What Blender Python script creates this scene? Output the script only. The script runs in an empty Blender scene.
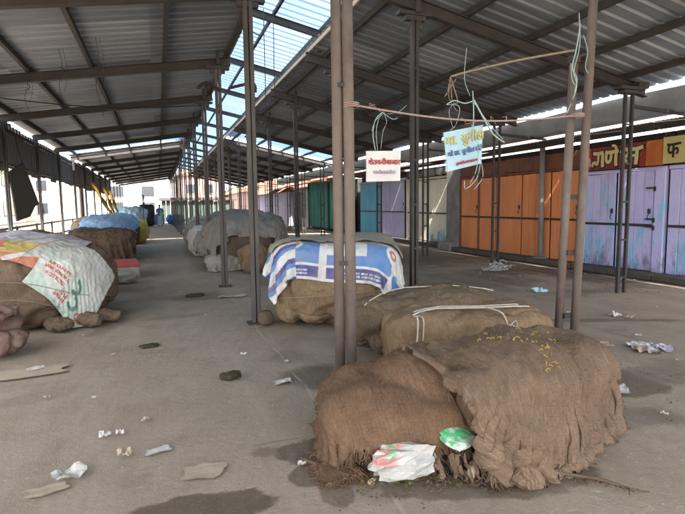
import bpy, bmesh, math, random
from mathutils import Vector, Matrix, noise
R = math.radians
random.seed(7)
S = bpy.context.scene
COL = S.collection

# ------------------------------------------------------------------ materials
def nodes_of(m):
    m.use_nodes = True
    nt = m.node_tree
    return nt, nt.nodes['Principled BSDF']

def N(nt, t, **kw):
    n = nt.nodes.new(t)
    for k, v in kw.items():
        if k in n.inputs: n.inputs[k].default_value = v
        else: setattr(n, k, v)
    return n

def mixc(nt, fac, a, b, mode='MIX'):
    n = nt.nodes.new('ShaderNodeMix'); n.data_type = 'RGBA'; n.blend_type = mode
    for sock, v in ((n.inputs[0], fac), (n.inputs[6], a), (n.inputs[7], b)):
        if isinstance(v, (int, float)): sock.default_value = v
        elif isinstance(v, (tuple, list)): sock.default_value = (*v[:3], 1)
        else: nt.links.new(v, sock)
    return n.outputs[2]

def ramp(nt, fac, a, b, ca=(0,0,0), cb=(1,1,1)):
    n = nt.nodes.new('ShaderNodeValToRGB')
    e = n.color_ramp.elements
    e[0].position = a; e[1].position = b
    e[0].color = (*ca, 1); e[1].color = (*cb, 1)
    nt.links.new(fac, n.inputs[0])
    return n.outputs[0]

def noisef(nt, vec, scale, detail=5, rough=.6, stretch=None, dist=0.):
    if stretch:
        mp = nt.nodes.new('ShaderNodeMapping'); mp.inputs['Scale'].default_value = stretch
        nt.links.new(vec, mp.inputs[0]); vec = mp.outputs[0]
    n = N(nt, 'ShaderNodeTexNoise', Scale=scale, Detail=detail, Roughness=rough, Distortion=dist)
    nt.links.new(vec, n.inputs['Vector'])
    return n.outputs['Fac']

def mat(name, c1, c2=None, scale=3., rough=.8, metal=0., grime=.35, gcol=None, gscale=1.2, lo=.35, hi=.65,
        bump=.3, bscale=40., stretch=None, attr=False, bdist=.004, weave=0., spec=.3, gstretch=None, low=None):
    """c1/c2 mixed by a noise, then patches of grime, fine bump; everything in world position"""
    m = bpy.data.materials.new(name)
    nt, b = nodes_of(m)
    pos = nt.nodes.new('ShaderNodeNewGeometry').outputs['Position']
    if c2 is None: c2 = tuple(x*.8 for x in c1)
    if attr:
        a = nt.nodes.new('ShaderNodeAttribute'); a.attribute_name = 'Col'
        base = mixc(nt, ramp(nt, noisef(nt, pos, scale), .4, .7), a.outputs['Color'], mixc(nt, .35, a.outputs['Color'], c2))
    else:
        f0 = noisef(nt, pos, scale, stretch=stretch)
        if low:            # paint worn through more towards the foot
            sp = nt.nodes.new('ShaderNodeSeparateXYZ'); nt.links.new(pos, sp.inputs[0])
            f0 = mathn(nt, 'ADD', f0, mathn(nt, 'MULTIPLY', mathn(nt, 'SUBTRACT', low[0], sp.outputs[2]), low[1]))
        base = mixc(nt, ramp(nt, f0, lo, hi), c1, c2)
    fine = noisef(nt, pos, scale*14, 3)
    base = mixc(nt, mathn(nt, 'MULTIPLY', ramp(nt, fine, .35, .75), .35), base, tuple(x*.62 for x in c1) if not attr else (.2,.19,.17))
    if grime:
        g = ramp(nt, noisef(nt, pos, gscale, 8, .7, stretch=gstretch), .48, .72)
        base = mixc(nt, mathn(nt, 'MULTIPLY', g, grime), base, gcol or tuple(x*.4 for x in c1))
    if low:
        dz = mathn(nt, 'ADD', noisef(nt, pos, 4.5, 8, .75, stretch=(1,1.6,.5)), mathn(nt, 'MULTIPLY', mathn(nt, 'SUBTRACT', .45, sp.outputs[2]), .35))
        base = mixc(nt, mathn(nt, 'MULTIPLY', ramp(nt, dz, .52, .68), .75), base, (.12,.10,.11))
    nt.links.new(base, b.inputs['Base Color'])
    b.inputs['Roughness'].default_value = rough; b.inputs['Metallic'].default_value = metal
    b.inputs['Specular IOR Level'].default_value = spec
    if bump:
        h = noisef(nt, pos, bscale, 6, .65)
        if weave:
            uv = nt.nodes.new('ShaderNodeUVMap').outputs[0]
            hs = []
            for d in ('X', 'Y'):
                w = N(nt, 'ShaderNodeTexWave', Scale=weave, Distortion=7.0, Detail=3.0); w.bands_direction = d
                w.inputs['Detail Scale'].default_value = 2.
                nt.links.new(uv, w.inputs['Vector']); hs.append(w.outputs['Fac'])
            h = mathn(nt, 'ADD', h, mathn(nt, 'MULTIPLY', mathn(nt, 'MULTIPLY', hs[0], hs[1]), .6))
            for sc_ in ((260., 22., 1.), (22., 260., 1.), (90., 9., 1.)):
                th = noisef(nt, uv, 1., 3, .7, stretch=sc_, dist=.6)
                base = mixc(nt, mathn(nt, 'MULTIPLY', ramp(nt, th, .50, .72), .5), base, mixc(nt, 1., base, (.48,.46,.44), 'MULTIPLY'))
                base = mixc(nt, mathn(nt, 'MULTIPLY', ramp(nt, th, .34, .46, (1,1,1), (0,0,0)), .35), base, mixc(nt, 1., base, (1.5,1.5,1.5), 'MULTIPLY'))
            dk = mathn(nt, 'MULTIPLY', hs[0], hs[1])
            base2 = mixc(nt, ramp(nt, dk, .0, .45), mixc(nt, 1., base, (.68,.66,.64), 'MULTIPLY'), base)
            nt.links.new(base2, b.inputs['Base Color'])
        bp = N(nt, 'ShaderNodeBump', Strength=bump, Distance=bdist)
        nt.links.new(h, bp.inputs['Height']); nt.links.new(bp.outputs[0], b.inputs['Normal'])
    return m

def mathn(nt, op, a, b=None):
    n = nt.nodes.new('ShaderNodeMath'); n.operation = op
    for s, v in ((n.inputs[0], a), (n.inputs[1], b)):
        if v is None: continue
        if isinstance(v, (int, float)): s.default_value = v
        else: nt.links.new(v, s)
    return n.outputs[0]

M = {}
M['steel'] = mat('dusty_brown_steel', (.066,.060,.058), (.04,.037,.036), 6, .65, .25, .4, (.085,.065,.05), 3, bump=.2)
M['post'] = mat('dusty_post_paint', (.105,.098,.092), (.065,.06,.056), 5, .6, .2, .4, (.14,.1,.08), 2.5, bump=.2, stretch=(1,1,.3))
M['pipe'] = mat('rusty_pipe', (.185,.148,.125), (.13,.098,.082), 7, .7, .1, .5, (.24,.21,.18), 3, bump=.4, bscale=60, stretch=(1,1,.25))
M['pipe_grey'] = mat('grey_pipe', (.27,.26,.245), (.2,.19,.18), 7, .6, .1, .4, (.16,.14,.12), 3, bump=.2, stretch=(1,1,.25))
M['plinth'] = mat('dirty_plinth', (.11,.10,.09), (.07,.065,.06), 4, .9, 0, .5, (.05,.045,.04), 2)
M['cement'] = mat('cement_pillar', (.26,.25,.23), (.19,.18,.165), 4, .9, 0, .5, (.12,.11,.10), 2)
M['rope_white'] = mat('white_rope', (.55,.5,.42), (.42,.38,.32), 30, .9, 0, .2)
M['rope_pink'] = mat('faded_rope', (.42,.30,.27), (.33,.24,.2), 30, .9, 0, .2)
M['rope_cyan'] = mat('plastic_twine', (.36,.47,.46), (.28,.4,.4), 30, .6, 0, .1)
M['rope_tan'] = mat('jute_string', (.3,.24,.17), (.22,.17,.12), 30, .9, 0, .2)
M['wire'] = mat('dark_wire', (.03,.03,.03), None, 10, .6)
M['burlap_red'] = mat('reddish_burlap', (.26,.165,.105), (.20,.126,.08), 5, .95, 0, .35, (.30,.205,.14), 2.2, bump=.8, bscale=90, weave=70., bdist=.006, spec=.05)
M['burlap_grey'] = mat('greyish_burlap', (.275,.195,.135), (.20,.14,.098), 6, .95, 0, .45, (.37,.265,.18), 3, bump=.8, bscale=80, weave=70., bdist=.006, spec=.05)
M['burlap_tan'] = mat('tan_burlap', (.35,.25,.155), (.27,.19,.118), 4, .95, 0, .45, (.19,.135,.085), 2, bump=.8, bscale=90, weave=50., bdist=.005, spec=.05)
M['burlap_dusty'] = mat('dusty_burlap', (.27,.2,.14), (.2,.15,.105), 3, .95, 0, .5, (.15,.115,.085), 1.6, bump=.8, bscale=70, weave=70., bdist=.006, spec=.05)
M['burlap_dark'] = mat('dark_burlap', (.13,.095,.065), (.085,.06,.045), 3, .95, 0, .5, (.17,.13,.09), 2, bump=.8, bscale=50, spec=.05)
M['tarp_top'] = mat('dusty_tan_tarp', (.3,.26,.2), (.22,.19,.15), 4, .8, 0, .5, (.36,.33,.27), 2, bump=.4, bscale=30)
M['tarp_grey'] = mat('grey_tarp', (.215,.20,.175), (.155,.145,.125), 3, .75, 0, .5, (.10,.095,.085), 1.2, bump=.5, bscale=25)
M['tarp_blue'] = mat('blue_tarp', (.17,.31,.50), (.26,.40,.56), 4, .6, 0, .5, (.42,.48,.52), 2, bump=.4, bscale=25)
M['printed'] = mat('printed_woven_plastic', (.5,.5,.5), (.3,.28,.24), 5, .6, 0, .25, (.26,.24,.2), 3, bump=.3, bscale=60, attr=True)
M['plastic_white'] = mat('white_plastic_bag', (.50,.49,.46), (.38,.37,.34), 9, .5, 0, .3, (.38,.34,.28), 6, bump=.3, bscale=50, attr=False)
M['bag_grey'] = mat('grey_plastic_bag', (.32,.30,.26), (.22,.205,.175), 5, .6, 0, .6, (.15,.135,.115), 3, bump=.3, bscale=40)
M['plastic_print'] = mat('printed_packet', (.6,.6,.6), (.5,.5,.48), 9, .35, 0, .15, (.4,.36,.3), 6, bump=.2, bscale=50, attr=True)
M['paper'] = mat('scrap_paper', (.55,.53,.5), (.42,.40,.37), 20, .85, 0, .25, (.38,.33,.27), 12, bump=.2)
M['paper_tan'] = mat('tan_card', (.42,.32,.21), (.34,.26,.18), 10, .9, 0, .3, (.28,.22,.16), 5)
M['card_dusty'] = mat('dusty_card', (.40,.325,.235), (.34,.28,.205), 6, .95, 0, .5, (.27,.22,.165), 5)
M['dung'] = mat('dung', (.055,.05,.028), (.035,.03,.018), 20, .9, 0, .3, (.09,.08,.045), 15, bump=1., bscale=50, bdist=.01)
M['leaf'] = mat('leaf_scraps', (.10,.13,.03), (.2,.17,.03), 20, .7, 0, .1)
M['orange'] = mat('orange_paint', (.80,.30,.115), (.68,.235,.09), 3, .55, 0, .45, (.42,.16,.07), 1.4, bump=.2, stretch=(1,1,.3), gstretch=(1,1,.4))
M['orange_dark'] = mat('brown_orange_paint', (.21,.085,.045), (.13,.055,.034), 3, .6, 0, .4, (.12,.055,.035), 1.5, bump=.2)
M['purple'] = mat('lavender_paint_over_blue', (.62,.58,.92), (.25,.62,.86), 2.2, .6, 0, .4, (.30,.28,.36), 2.2, .50, .64, bump=.25, stretch=(1,1.7,.55), gstretch=(1,1,.5), low=(1.0,.07))
M['purple2'] = mat('lavender_paint_worn_low', (.60,.56,.88), (.24,.60,.84), 2.6, .6, 0, .55, (.24,.21,.25), 2.8, .48, .62, bump=.25, stretch=(1,2,.5), gstretch=(1,1,.5), low=(1.0,.09))
M['cream'] = mat('cream_paint', (.78,.71,.55), (.68,.61,.46), 3, .65, 0, .4, (.38,.33,.25), 1.5, bump=.2, stretch=(1,1,.3), gstretch=(1,1,.3))
M['cream_blue'] = mat('cream_paint_blue_worn', (.74,.68,.53), (.15,.46,.58), 2.4, .65, 0, .3, (.38,.33,.25), 1.5, .56, .62, stretch=(1,1,.6), low=(.75,.3))
M['cyan'] = mat('cyan_paint', (.12,.42,.56), (.08,.33,.47), 3, .6, 0, .3, (.25,.40,.46), 1.5, stretch=(1,1,.3))
M['lavender'] = mat('pale_lavender_paint', (.48,.44,.62), (.40,.37,.52), 3, .6, 0, .4, (.3,.28,.34), 1.5, stretch=(1,1,.3))
M['white_wall'] = mat('whitewash', (.68,.67,.68), (.56,.55,.57), 2, .9, 0, .3, (.4,.38,.37), 1)
M['lilac_wall'] = mat('pale_lilac_wall', (.55,.53,.66), (.45,.43,.55), 2, .9, 0, .3, (.33,.31,.36), 1)
M['pink_wall'] = mat('faded_pink_wall', (.42,.3,.26), (.35,.25,.21), 2, .9, 0, .4, (.25,.18,.15), 1)
M['pale_house'] = mat('pale_house_wall', (.62,.57,.5), (.55,.5,.45), .6, .9, 0, .3, (.42,.38,.34), .5)
M['tile_red'] = mat('clay_tiles', (.28,.12,.075), (.2,.09,.06), 5, .9, 0, .5, (.12,.08,.06), 3, bump=.8, bscale=20, bdist=.02)
M['rust_tin'] = mat('rusty_tin_roof', (.16,.11,.085), (.1,.075,.06), 2, .8, .1, .5, (.06,.045,.038), 1.5)
M['dark_in'] = mat('dark_timber_and_interior', (.05,.042,.036), (.035,.03,.026), 3, .85, 0, .4, (.08,.065,.05), 2)
M['window'] = mat('dark_window', (.04,.045,.05), None, 3, .2, 0, 0, bump=0)
M['green_tarp'] = mat('green_tarp', (.035,.20,.15), (.05,.26,.2), 3, .6, 0, .4, (.02,.11,.085), 1.2, bump=.4, bscale=12)
M['yellow'] = mat('yellow_cloth', (.42,.31,.06), (.34,.25,.05), 4, .8, 0, .4, (.25,.19,.08), 2)
M['sack_red'] = mat('reddish_net_sack', (.13,.07,.058), (.20,.145,.105), 9, .9, 0, .6, (.11,.065,.06), 5, bump=1., bscale=60, bdist=.01)
M['sign_red'] = mat('sign_maroon_paint', (.26,.035,.025), (.20,.03,.025), 3, .5, 0, .3, (.13,.03,.02), 2)
M['sign_orange'] = mat('sign_orange_paint', (.52,.15,.03), (.42,.11,.025), 3, .5, 0, .4, (.3,.06,.02), 3)
M['sign_yellow'] = mat('sign_yellow_paint', (.6,.5,.2), (.52,.42,.16), 3, .5, 0, .2)
M['sign_cream'] = mat('sign_lettering_cream', (.66,.56,.25), (.6,.5,.22), 5, .5, 0, .15)
M['sign_black'] = mat('sign_lettering_black', (.02,.018,.018), None, 5, .5, 0, 0)
M['sign_white'] = mat('sign_white_paint', (.66,.66,.65), (.58,.58,.57), 5, .5, 0, .25, (.45,.42,.4), 6)
M['ink_red'] = mat('ink_red', (.48,.05,.05), None, 20, .5, 0, 0, bump=0)
M['ink_lilac'] = mat('ink_lilac', (.42,.36,.48), None, 20, .5, 0, 0, bump=0)
M['ink_blue'] = mat('ink_blue', (.10,.16,.32), None, 20, .5, 0, 0, bump=0)
M['ink_yellow'] = mat('ink_yellow', (.55,.47,.12), None, 20, .5, 0, 0, bump=0)
M['sign_sky'] = mat('sign_sky_blue', (.34,.55,.66), (.42,.6,.68), 6, .5, 0, .3, (.5,.56,.55), 6)
M['board_brown'] = mat('brown_board', (.10,.085,.062), (.07,.06,.045), 2, .9, 0, .4, (.14,.12,.09), 2)
M['galv'] = mat('galvanised_sheet', (.46,.52,.58), (.33,.38,.43), 1.5, .42, .35, .45, (.22,.23,.24), 1.2, bump=.2, bscale=6, bdist=.015)
M['skin'] = mat('skin', (.2,.11,.07), None, 3)
M['shirt'] = mat('blue_shirt', (.14,.14,.42), None, 5)
M['trouser'] = mat('pale_lungi', (.36,.42,.5), None, 5)
M['scarf'] = mat('green_cloth', (.25,.5,.35), None, 5)
M['hair'] = mat('black_hair', (.02,.018,.016), None, 5)
M['bark'] = mat('bark', (.1,.075,.055), None, 5)
M['drum_blue'] = mat('blue_plastic', (.05,.2,.5), (.04,.16,.42), 3, .45)
M['red_rim'] = mat('red_plastic_rim', (.5,.05,.06), None, 5, .5)
M['foliage'] = mat('foliage', (.06,.11,.03), (.10,.14,.045), 1.5, .7, 0, .4, (.04,.07,.02), 3, bump=0)
M['palegreen'] = mat('weathered_green_boards', (.06,.085,.07), (.04,.055,.05), 3, .8)

def corrug(name, c, c2, rough, metal, translucent=None):
    m = bpy.data.materials.new(name); nt, b = nodes_of(m)
    pos = nt.nodes.new('ShaderNodeNewGeometry').outputs['Position']
    sp = nt.nodes.new('ShaderNodeSeparateXYZ'); nt.links.new(pos, sp.inputs[0])
    fl = mathn(nt, 'FLOOR', mathn(nt, 'DIVIDE', mathn(nt, 'ADD', sp.outputs[1], .13), 1.0))      # sheet number along the shed
    flx = mathn(nt, 'FLOOR', mathn(nt, 'DIVIDE', sp.outputs[0], 2.2))
    wn = nt.nodes.new('ShaderNodeTexWhiteNoise'); wn.noise_dimensions = '2D'
    cb = nt.nodes.new('ShaderNodeCombineXYZ'); nt.links.new(fl, cb.inputs[0]); nt.links.new(flx, cb.inputs[1])
    nt.links.new(cb.outputs[0], wn.inputs['Vector'])
    base = mixc(nt, wn.outputs['Value'], c, c2)
    streak = ramp(nt, noisef(nt, pos, 1.6, 6, .65, stretch=(.5,3.,1)), .45, .75)
    base = mixc(nt, mathn(nt, 'MULTIPLY', streak, .5), base, tuple(x*.55 for x in c))
    rust = ramp(nt, noisef(nt, pos, 2.7, 9, .75, stretch=(.35,2.,1)), .56, .72)
    base = mixc(nt, mathn(nt, 'MULTIPLY', rust, .55 if not translucent else .25), base, (.13,.085,.06))
    nt.links.new(base, b.inputs['Base Color'])
    b.inputs['Roughness'].default_value = rough; b.inputs['Metallic'].default_value = metal
    if translucent:
        tr = nt.nodes.new('ShaderNodeBsdfTranslucent'); nt.links.new(base, tr.inputs['Color'])
        mx = nt.nodes.new('ShaderNodeMixShader'); mx.inputs[0].default_value = translucent
        out = nt.nodes['Material Output']
        nt.links.new(b.outputs[0], mx.inputs[1]); nt.links.new(tr.outputs[0], mx.inputs[2])
        nt.links.new(mx.outputs[0], out.inputs[0])
    return m
M['roof'] = corrug('corrugated_roof_sheet', (.135,.157,.185), (.29,.325,.37), .5, .3)
M['fascia'] = corrug('dark_corrugated_sheet', (.10,.105,.11), (.14,.14,.145), .6, .3)
M['skylight'] = corrug('translucent_blue_sheet', (.20,.30,.40), (.16,.26,.37), .5, 0, .5)

# ------------------------------------------------------------------ mesh builder
class MB:
    def __init__(s): s.v = []; s.f = []; s.uv = None
    def add(s, vs, fs):
        o = len(s.v); s.v += [Vector(v) for v in vs]; s.f += [tuple(i+o for i in f) for f in fs]; return s
    def box(s, c, d, rz=0, rx=0, ry=0, bev=0):
        x, y, z = d[0]/2, d[1]/2, d[2]/2
        if bev:
            b = min(bev, x*.9, y*.9, z*.9)
            bm = bmesh.new(); bmesh.ops.create_cube(bm, size=1)
            for v in bm.verts: v.co = Vector((v.co.x*2*x, v.co.y*2*y, v.co.z*2*z))
            bmesh.ops.bevel(bm, geom=bm.edges[:], offset=b, segments=1, affect='EDGES')
            bm.verts.index_update(); vs = [v.co.copy() for v in bm.verts]; fs = [[v.index for v in f.verts] for f in bm.faces]; bm.free()
        else:
            vs = [Vector((i, j, k)) for i in (-x, x) for j in (-y, y) for k in (-z, z)]
            fs = [(0,1,3,2),(4,6,7,5),(0,4,5,1),(2,3,7,6),(0,2,6,4),(1,5,7,3)]
        m = Matrix.Translation(c) @ Matrix.Rotation(rz,4,'Z') @ Matrix.Rotation(ry,4,'Y') @ Matrix.Rotation(rx,4,'X')
        return s.add([m @ v for v in vs], fs)
    def bar(s, a, b, w, h):
        """rectangular bar from a to b, h measured upward"""
        a, b = Vector(a), Vector(b); d = (b-a); L = d.length; d.normalize()
        sd = d.cross(Vector((0,0,1)))
        if sd.length < 1e-4: sd = Vector((1,0,0))
        sd.normalize(); u = sd.cross(d)
        vs = [p + sd*i*w/2 + u*j*h/2 for p in (a, b) for i in (-1, 1) for j in (-1, 1)]
        return s.add(vs, [(0,2,3,1),(4,5,7,6),(0,1,5,4),(2,6,7,3),(0,4,6,2),(1,3,7,5)])
    def tube(s, pts, r, n=6, smooth=True):
        pts = [Vector(p) for p in pts]
        if smooth and len(pts) > 2:
            q = []
            for i in range(len(pts)-1):
                p0, p1, p2, p3 = pts[max(i-1,0)], pts[i], pts[i+1], pts[min(i+2,len(pts)-1)]
                for k in range(5):
                    t = k/5
                    q.append(.5*((2*p1)+(p2-p0)*t+(2*p0-5*p1+4*p2-p3)*t*t+(3*p1-p0-3*p2+p3)*t**3))
            pts = q + [pts[-1]]
        vs = []; fs = []
        for i, p in enumerate(pts):
            d = (pts[min(i+1,len(pts)-1)]-pts[max(i-1,0)])
            if d.length < 1e-6: d = Vector((0,0,1))
            d.normalize()
            a = d.cross(Vector((.31,.17,.93)) if abs(d.z) < .9 else Vector((1,0,0))); a.normalize(); b = d.cross(a)
            rr = r[min(i, len(r)-1)] if isinstance(r, (list, tuple)) else r
            for k in range(n):
                t = 2*math.pi*k/n; vs.append(p + (a*math.cos(t)+b*math.sin(t))*rr)
        for i in range(len(pts)-1):
            for k in range(n):
                fs.append((i*n+k, i*n+(k+1)%n, (i+1)*n+(k+1)%n, (i+1)*n+k))
        fs += [tuple(reversed(range(n))), tuple(range((len(pts)-1)*n, len(pts)*n))]
        return s.add(vs, fs)
    def quad(s, a, b, c, d): return s.add([a,b,c,d], [(0,1,2,3)])
    def lump(s, c, half, h, rz=0, pw=4., amp=.03, fr=2.5, seed=0, n=24, crease=0., taper=0.):
        """rounded box on the ground: half=(x,y), height h; noise-displaced"""
        bm = bmesh.new(); bmesh.ops.create_cube(bm, size=2); bmesh.ops.subdivide_edges(bm, edges=bm.edges[:], cuts=n, use_grid_fill=True)
        bm.verts.index_update()
        m = Matrix.Translation(c) @ Matrix.Rotation(rz, 4, 'Z'); vs = []
        off = Vector((seed*13.1, seed*7.7, seed*3.3))
        for v in bm.verts:
            p = v.co; L = (abs(p.x)**pw+abs(p.y)**pw+abs(p.z)**pw)**(1/pw); p = p/L
            k = 1 - taper*(p.z*.5+.5)
            q = Vector((p.x*half[0]*k, p.y*half[1]*k, (p.z*.5+.5)*h))
            nrm = Vector((p.x/half[0], p.y/half[1], p.z/h)).normalized()
            d = amp*noise.fractal(q*fr+off, 1., 2., 4)
            if crease: d -= crease*abs(noise.noise(Vector((q.x*fr*2.2, q.y*fr*2.2, q.z*fr*1.1))+off*2))
            q += nrm*d
            q.z = max(q.z, 0.)
            vs.append(m @ q)
        fs = [[v.index for v in f.verts] for f in bm.faces]; bm.free()
        return s.add(vs, fs)

ORG = {}
def obj(name, mb, m, parent=None, smooth=False, loc=None):
    vs = mb.v
    if parent is not None: o0 = ORG[parent.name]; org = o0; rel = Vector((0,0,0))
    else:
        if loc is None:
            xs = [v.x for v in vs]; ys = [v.y for v in vs]; zs = [v.z for v in vs]
            loc = ((min(xs)+max(xs))/2, (min(ys)+max(ys))/2, min(zs))
        org = Vector(loc)
    me = bpy.data.meshes.new(name)
    me.from_pydata([v-org for v in vs], [], mb.f); me.update()
    ms = m if isinstance(m, (list, tuple)) else [m]
    for x in ms: me.materials.append(x)
    if smooth: me.polygons.foreach_set('use_smooth', [True]*len(me.polygons))
    if 'burlap' in ms[0].name:               # cloth coordinates in metres, laid on each side
        uv = me.uv_layers.new(name='UVMap')
        for pl in me.polygons:
            ax = max(range(3), key=lambda q: abs(pl.normal[q])); i_, j_ = ((1,2),(0,2),(0,1))[ax]
            for li in pl.loop_indices:
                co = me.vertices[me.loops[li].vertex_index].co; uv.data[li].uv = (co[i_], co[j_])
    o = bpy.data.objects.new(name, me); COL.objects.link(o)
    if parent is not None: o.parent = parent
    else: o.location = org
    ORG[o.name] = org
    return o
def tag(o, label=None, cat=None, group=None, kind=None):
    for k, v in (('label',label),('category',cat),('group',group),('kind',kind)):
        if v: o[k] = v
    return o
def thing(name, loc, label, cat, group=None):
    o = bpy.data.objects.new(name, None); COL.objects.link(o); o.location = loc; o.empty_display_size = .1
    ORG[o.name] = Vector(loc); return tag(o, label, cat, group)
def copyT(o, delta, parent=None):
    c = o.copy(); COL.objects.link(c)
    if parent is None: c.location = o.location + Vector(delta)
    else: c.parent = parent
    for ch in list(o.children): copyT(ch, delta, c)
    return c

# ------------------------------------------------------------------ camera, sky, sun
F, VPX, VPY, ROLL = 510., 158., 207., R(.7)
x0, y0 = VPX-342.5, 257.-VPY
ux, uy = x0*math.cos(ROLL)+y0*math.sin(ROLL), -x0*math.sin(ROLL)+y0*math.cos(ROLL)
PIT = math.atan(uy/F); YAW = math.atan(-ux*math.cos(PIT)/F)
fw = Vector((math.sin(YAW)*math.cos(PIT), math.cos(YAW)*math.cos(PIT), -math.sin(PIT)))
rt = Vector((math.cos(YAW), -math.sin(YAW), 0)); up = rt.cross(fw)
r2 = rt*math.cos(ROLL)-up*math.sin(ROLL); u2 = rt*math.sin(ROLL)+up*math.cos(ROLL)
cam = bpy.data.objects.new('camera', bpy.data.cameras.new('camera')); COL.objects.link(cam)
cam.matrix_world = Matrix(((r2.x,u2.x,-fw.x,0),(r2.y,u2.y,-fw.y,0),(r2.z,u2.z,-fw.z,1.5),(0,0,0,1)))
cam.data.sensor_width = 36; cam.data.lens = F/685*36; cam.data.clip_end = 2000; cam.data.clip_start = .05
S.camera = cam

SUN_EL, SUN_AZ = R(50), R(190)      # azimuth measured clockwise from +Y: the sun stands behind the camera
w = bpy.data.worlds.new('World'); S.world = w; w.use_nodes = True
nt = w.node_tree; sky = nt.nodes.new('ShaderNodeTexSky'); sky.sky_type = 'NISHITA'; sky.sun_disc = False
sky.sun_elevation = SUN_EL; sky.sun_rotation = SUN_AZ; sky.dust_density = 3.; sky.air_density = .7; sky.ozone_density = .6
hz = N(nt, 'ShaderNodeHueSaturation', Saturation=.38, Value=1.05)      # thin milky cloud
nt.links.new(sky.outputs[0], hz.inputs['Color']); bg = nt.nodes['Background']; nt.links.new(hz.outputs[0], bg.inputs[0]); bg.inputs[1].default_value = .12
sl = bpy.data.lights.new('sun', 'SUN'); sl.energy = 3.0; sl.angle = R(1.5); sl.color = (1,.95,.88)
so = bpy.data.objects.new('sun', sl); COL.objects.link(so)
sd = Vector((math.sin(SUN_AZ)*math.cos(SUN_EL), math.cos(SUN_AZ)*math.cos(SUN_EL), math.sin(SUN_EL)))
so.rotation_euler = sd.to_track_quat('Z', 'Y').to_euler()
S.view_settings.view_transform = 'Standard'; S.view_settings.look = 'None'
S.view_settings.gamma = 1; S.view_settings.use_curve_mapping = False
S.view_settings.exposure = 3.0
S.cycles.max_bounces = 8; S.cycles.diffuse_bounces = 5; S.cycles.use_denoising = True
S.cycles.sample_clamp_indirect = 6

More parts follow.
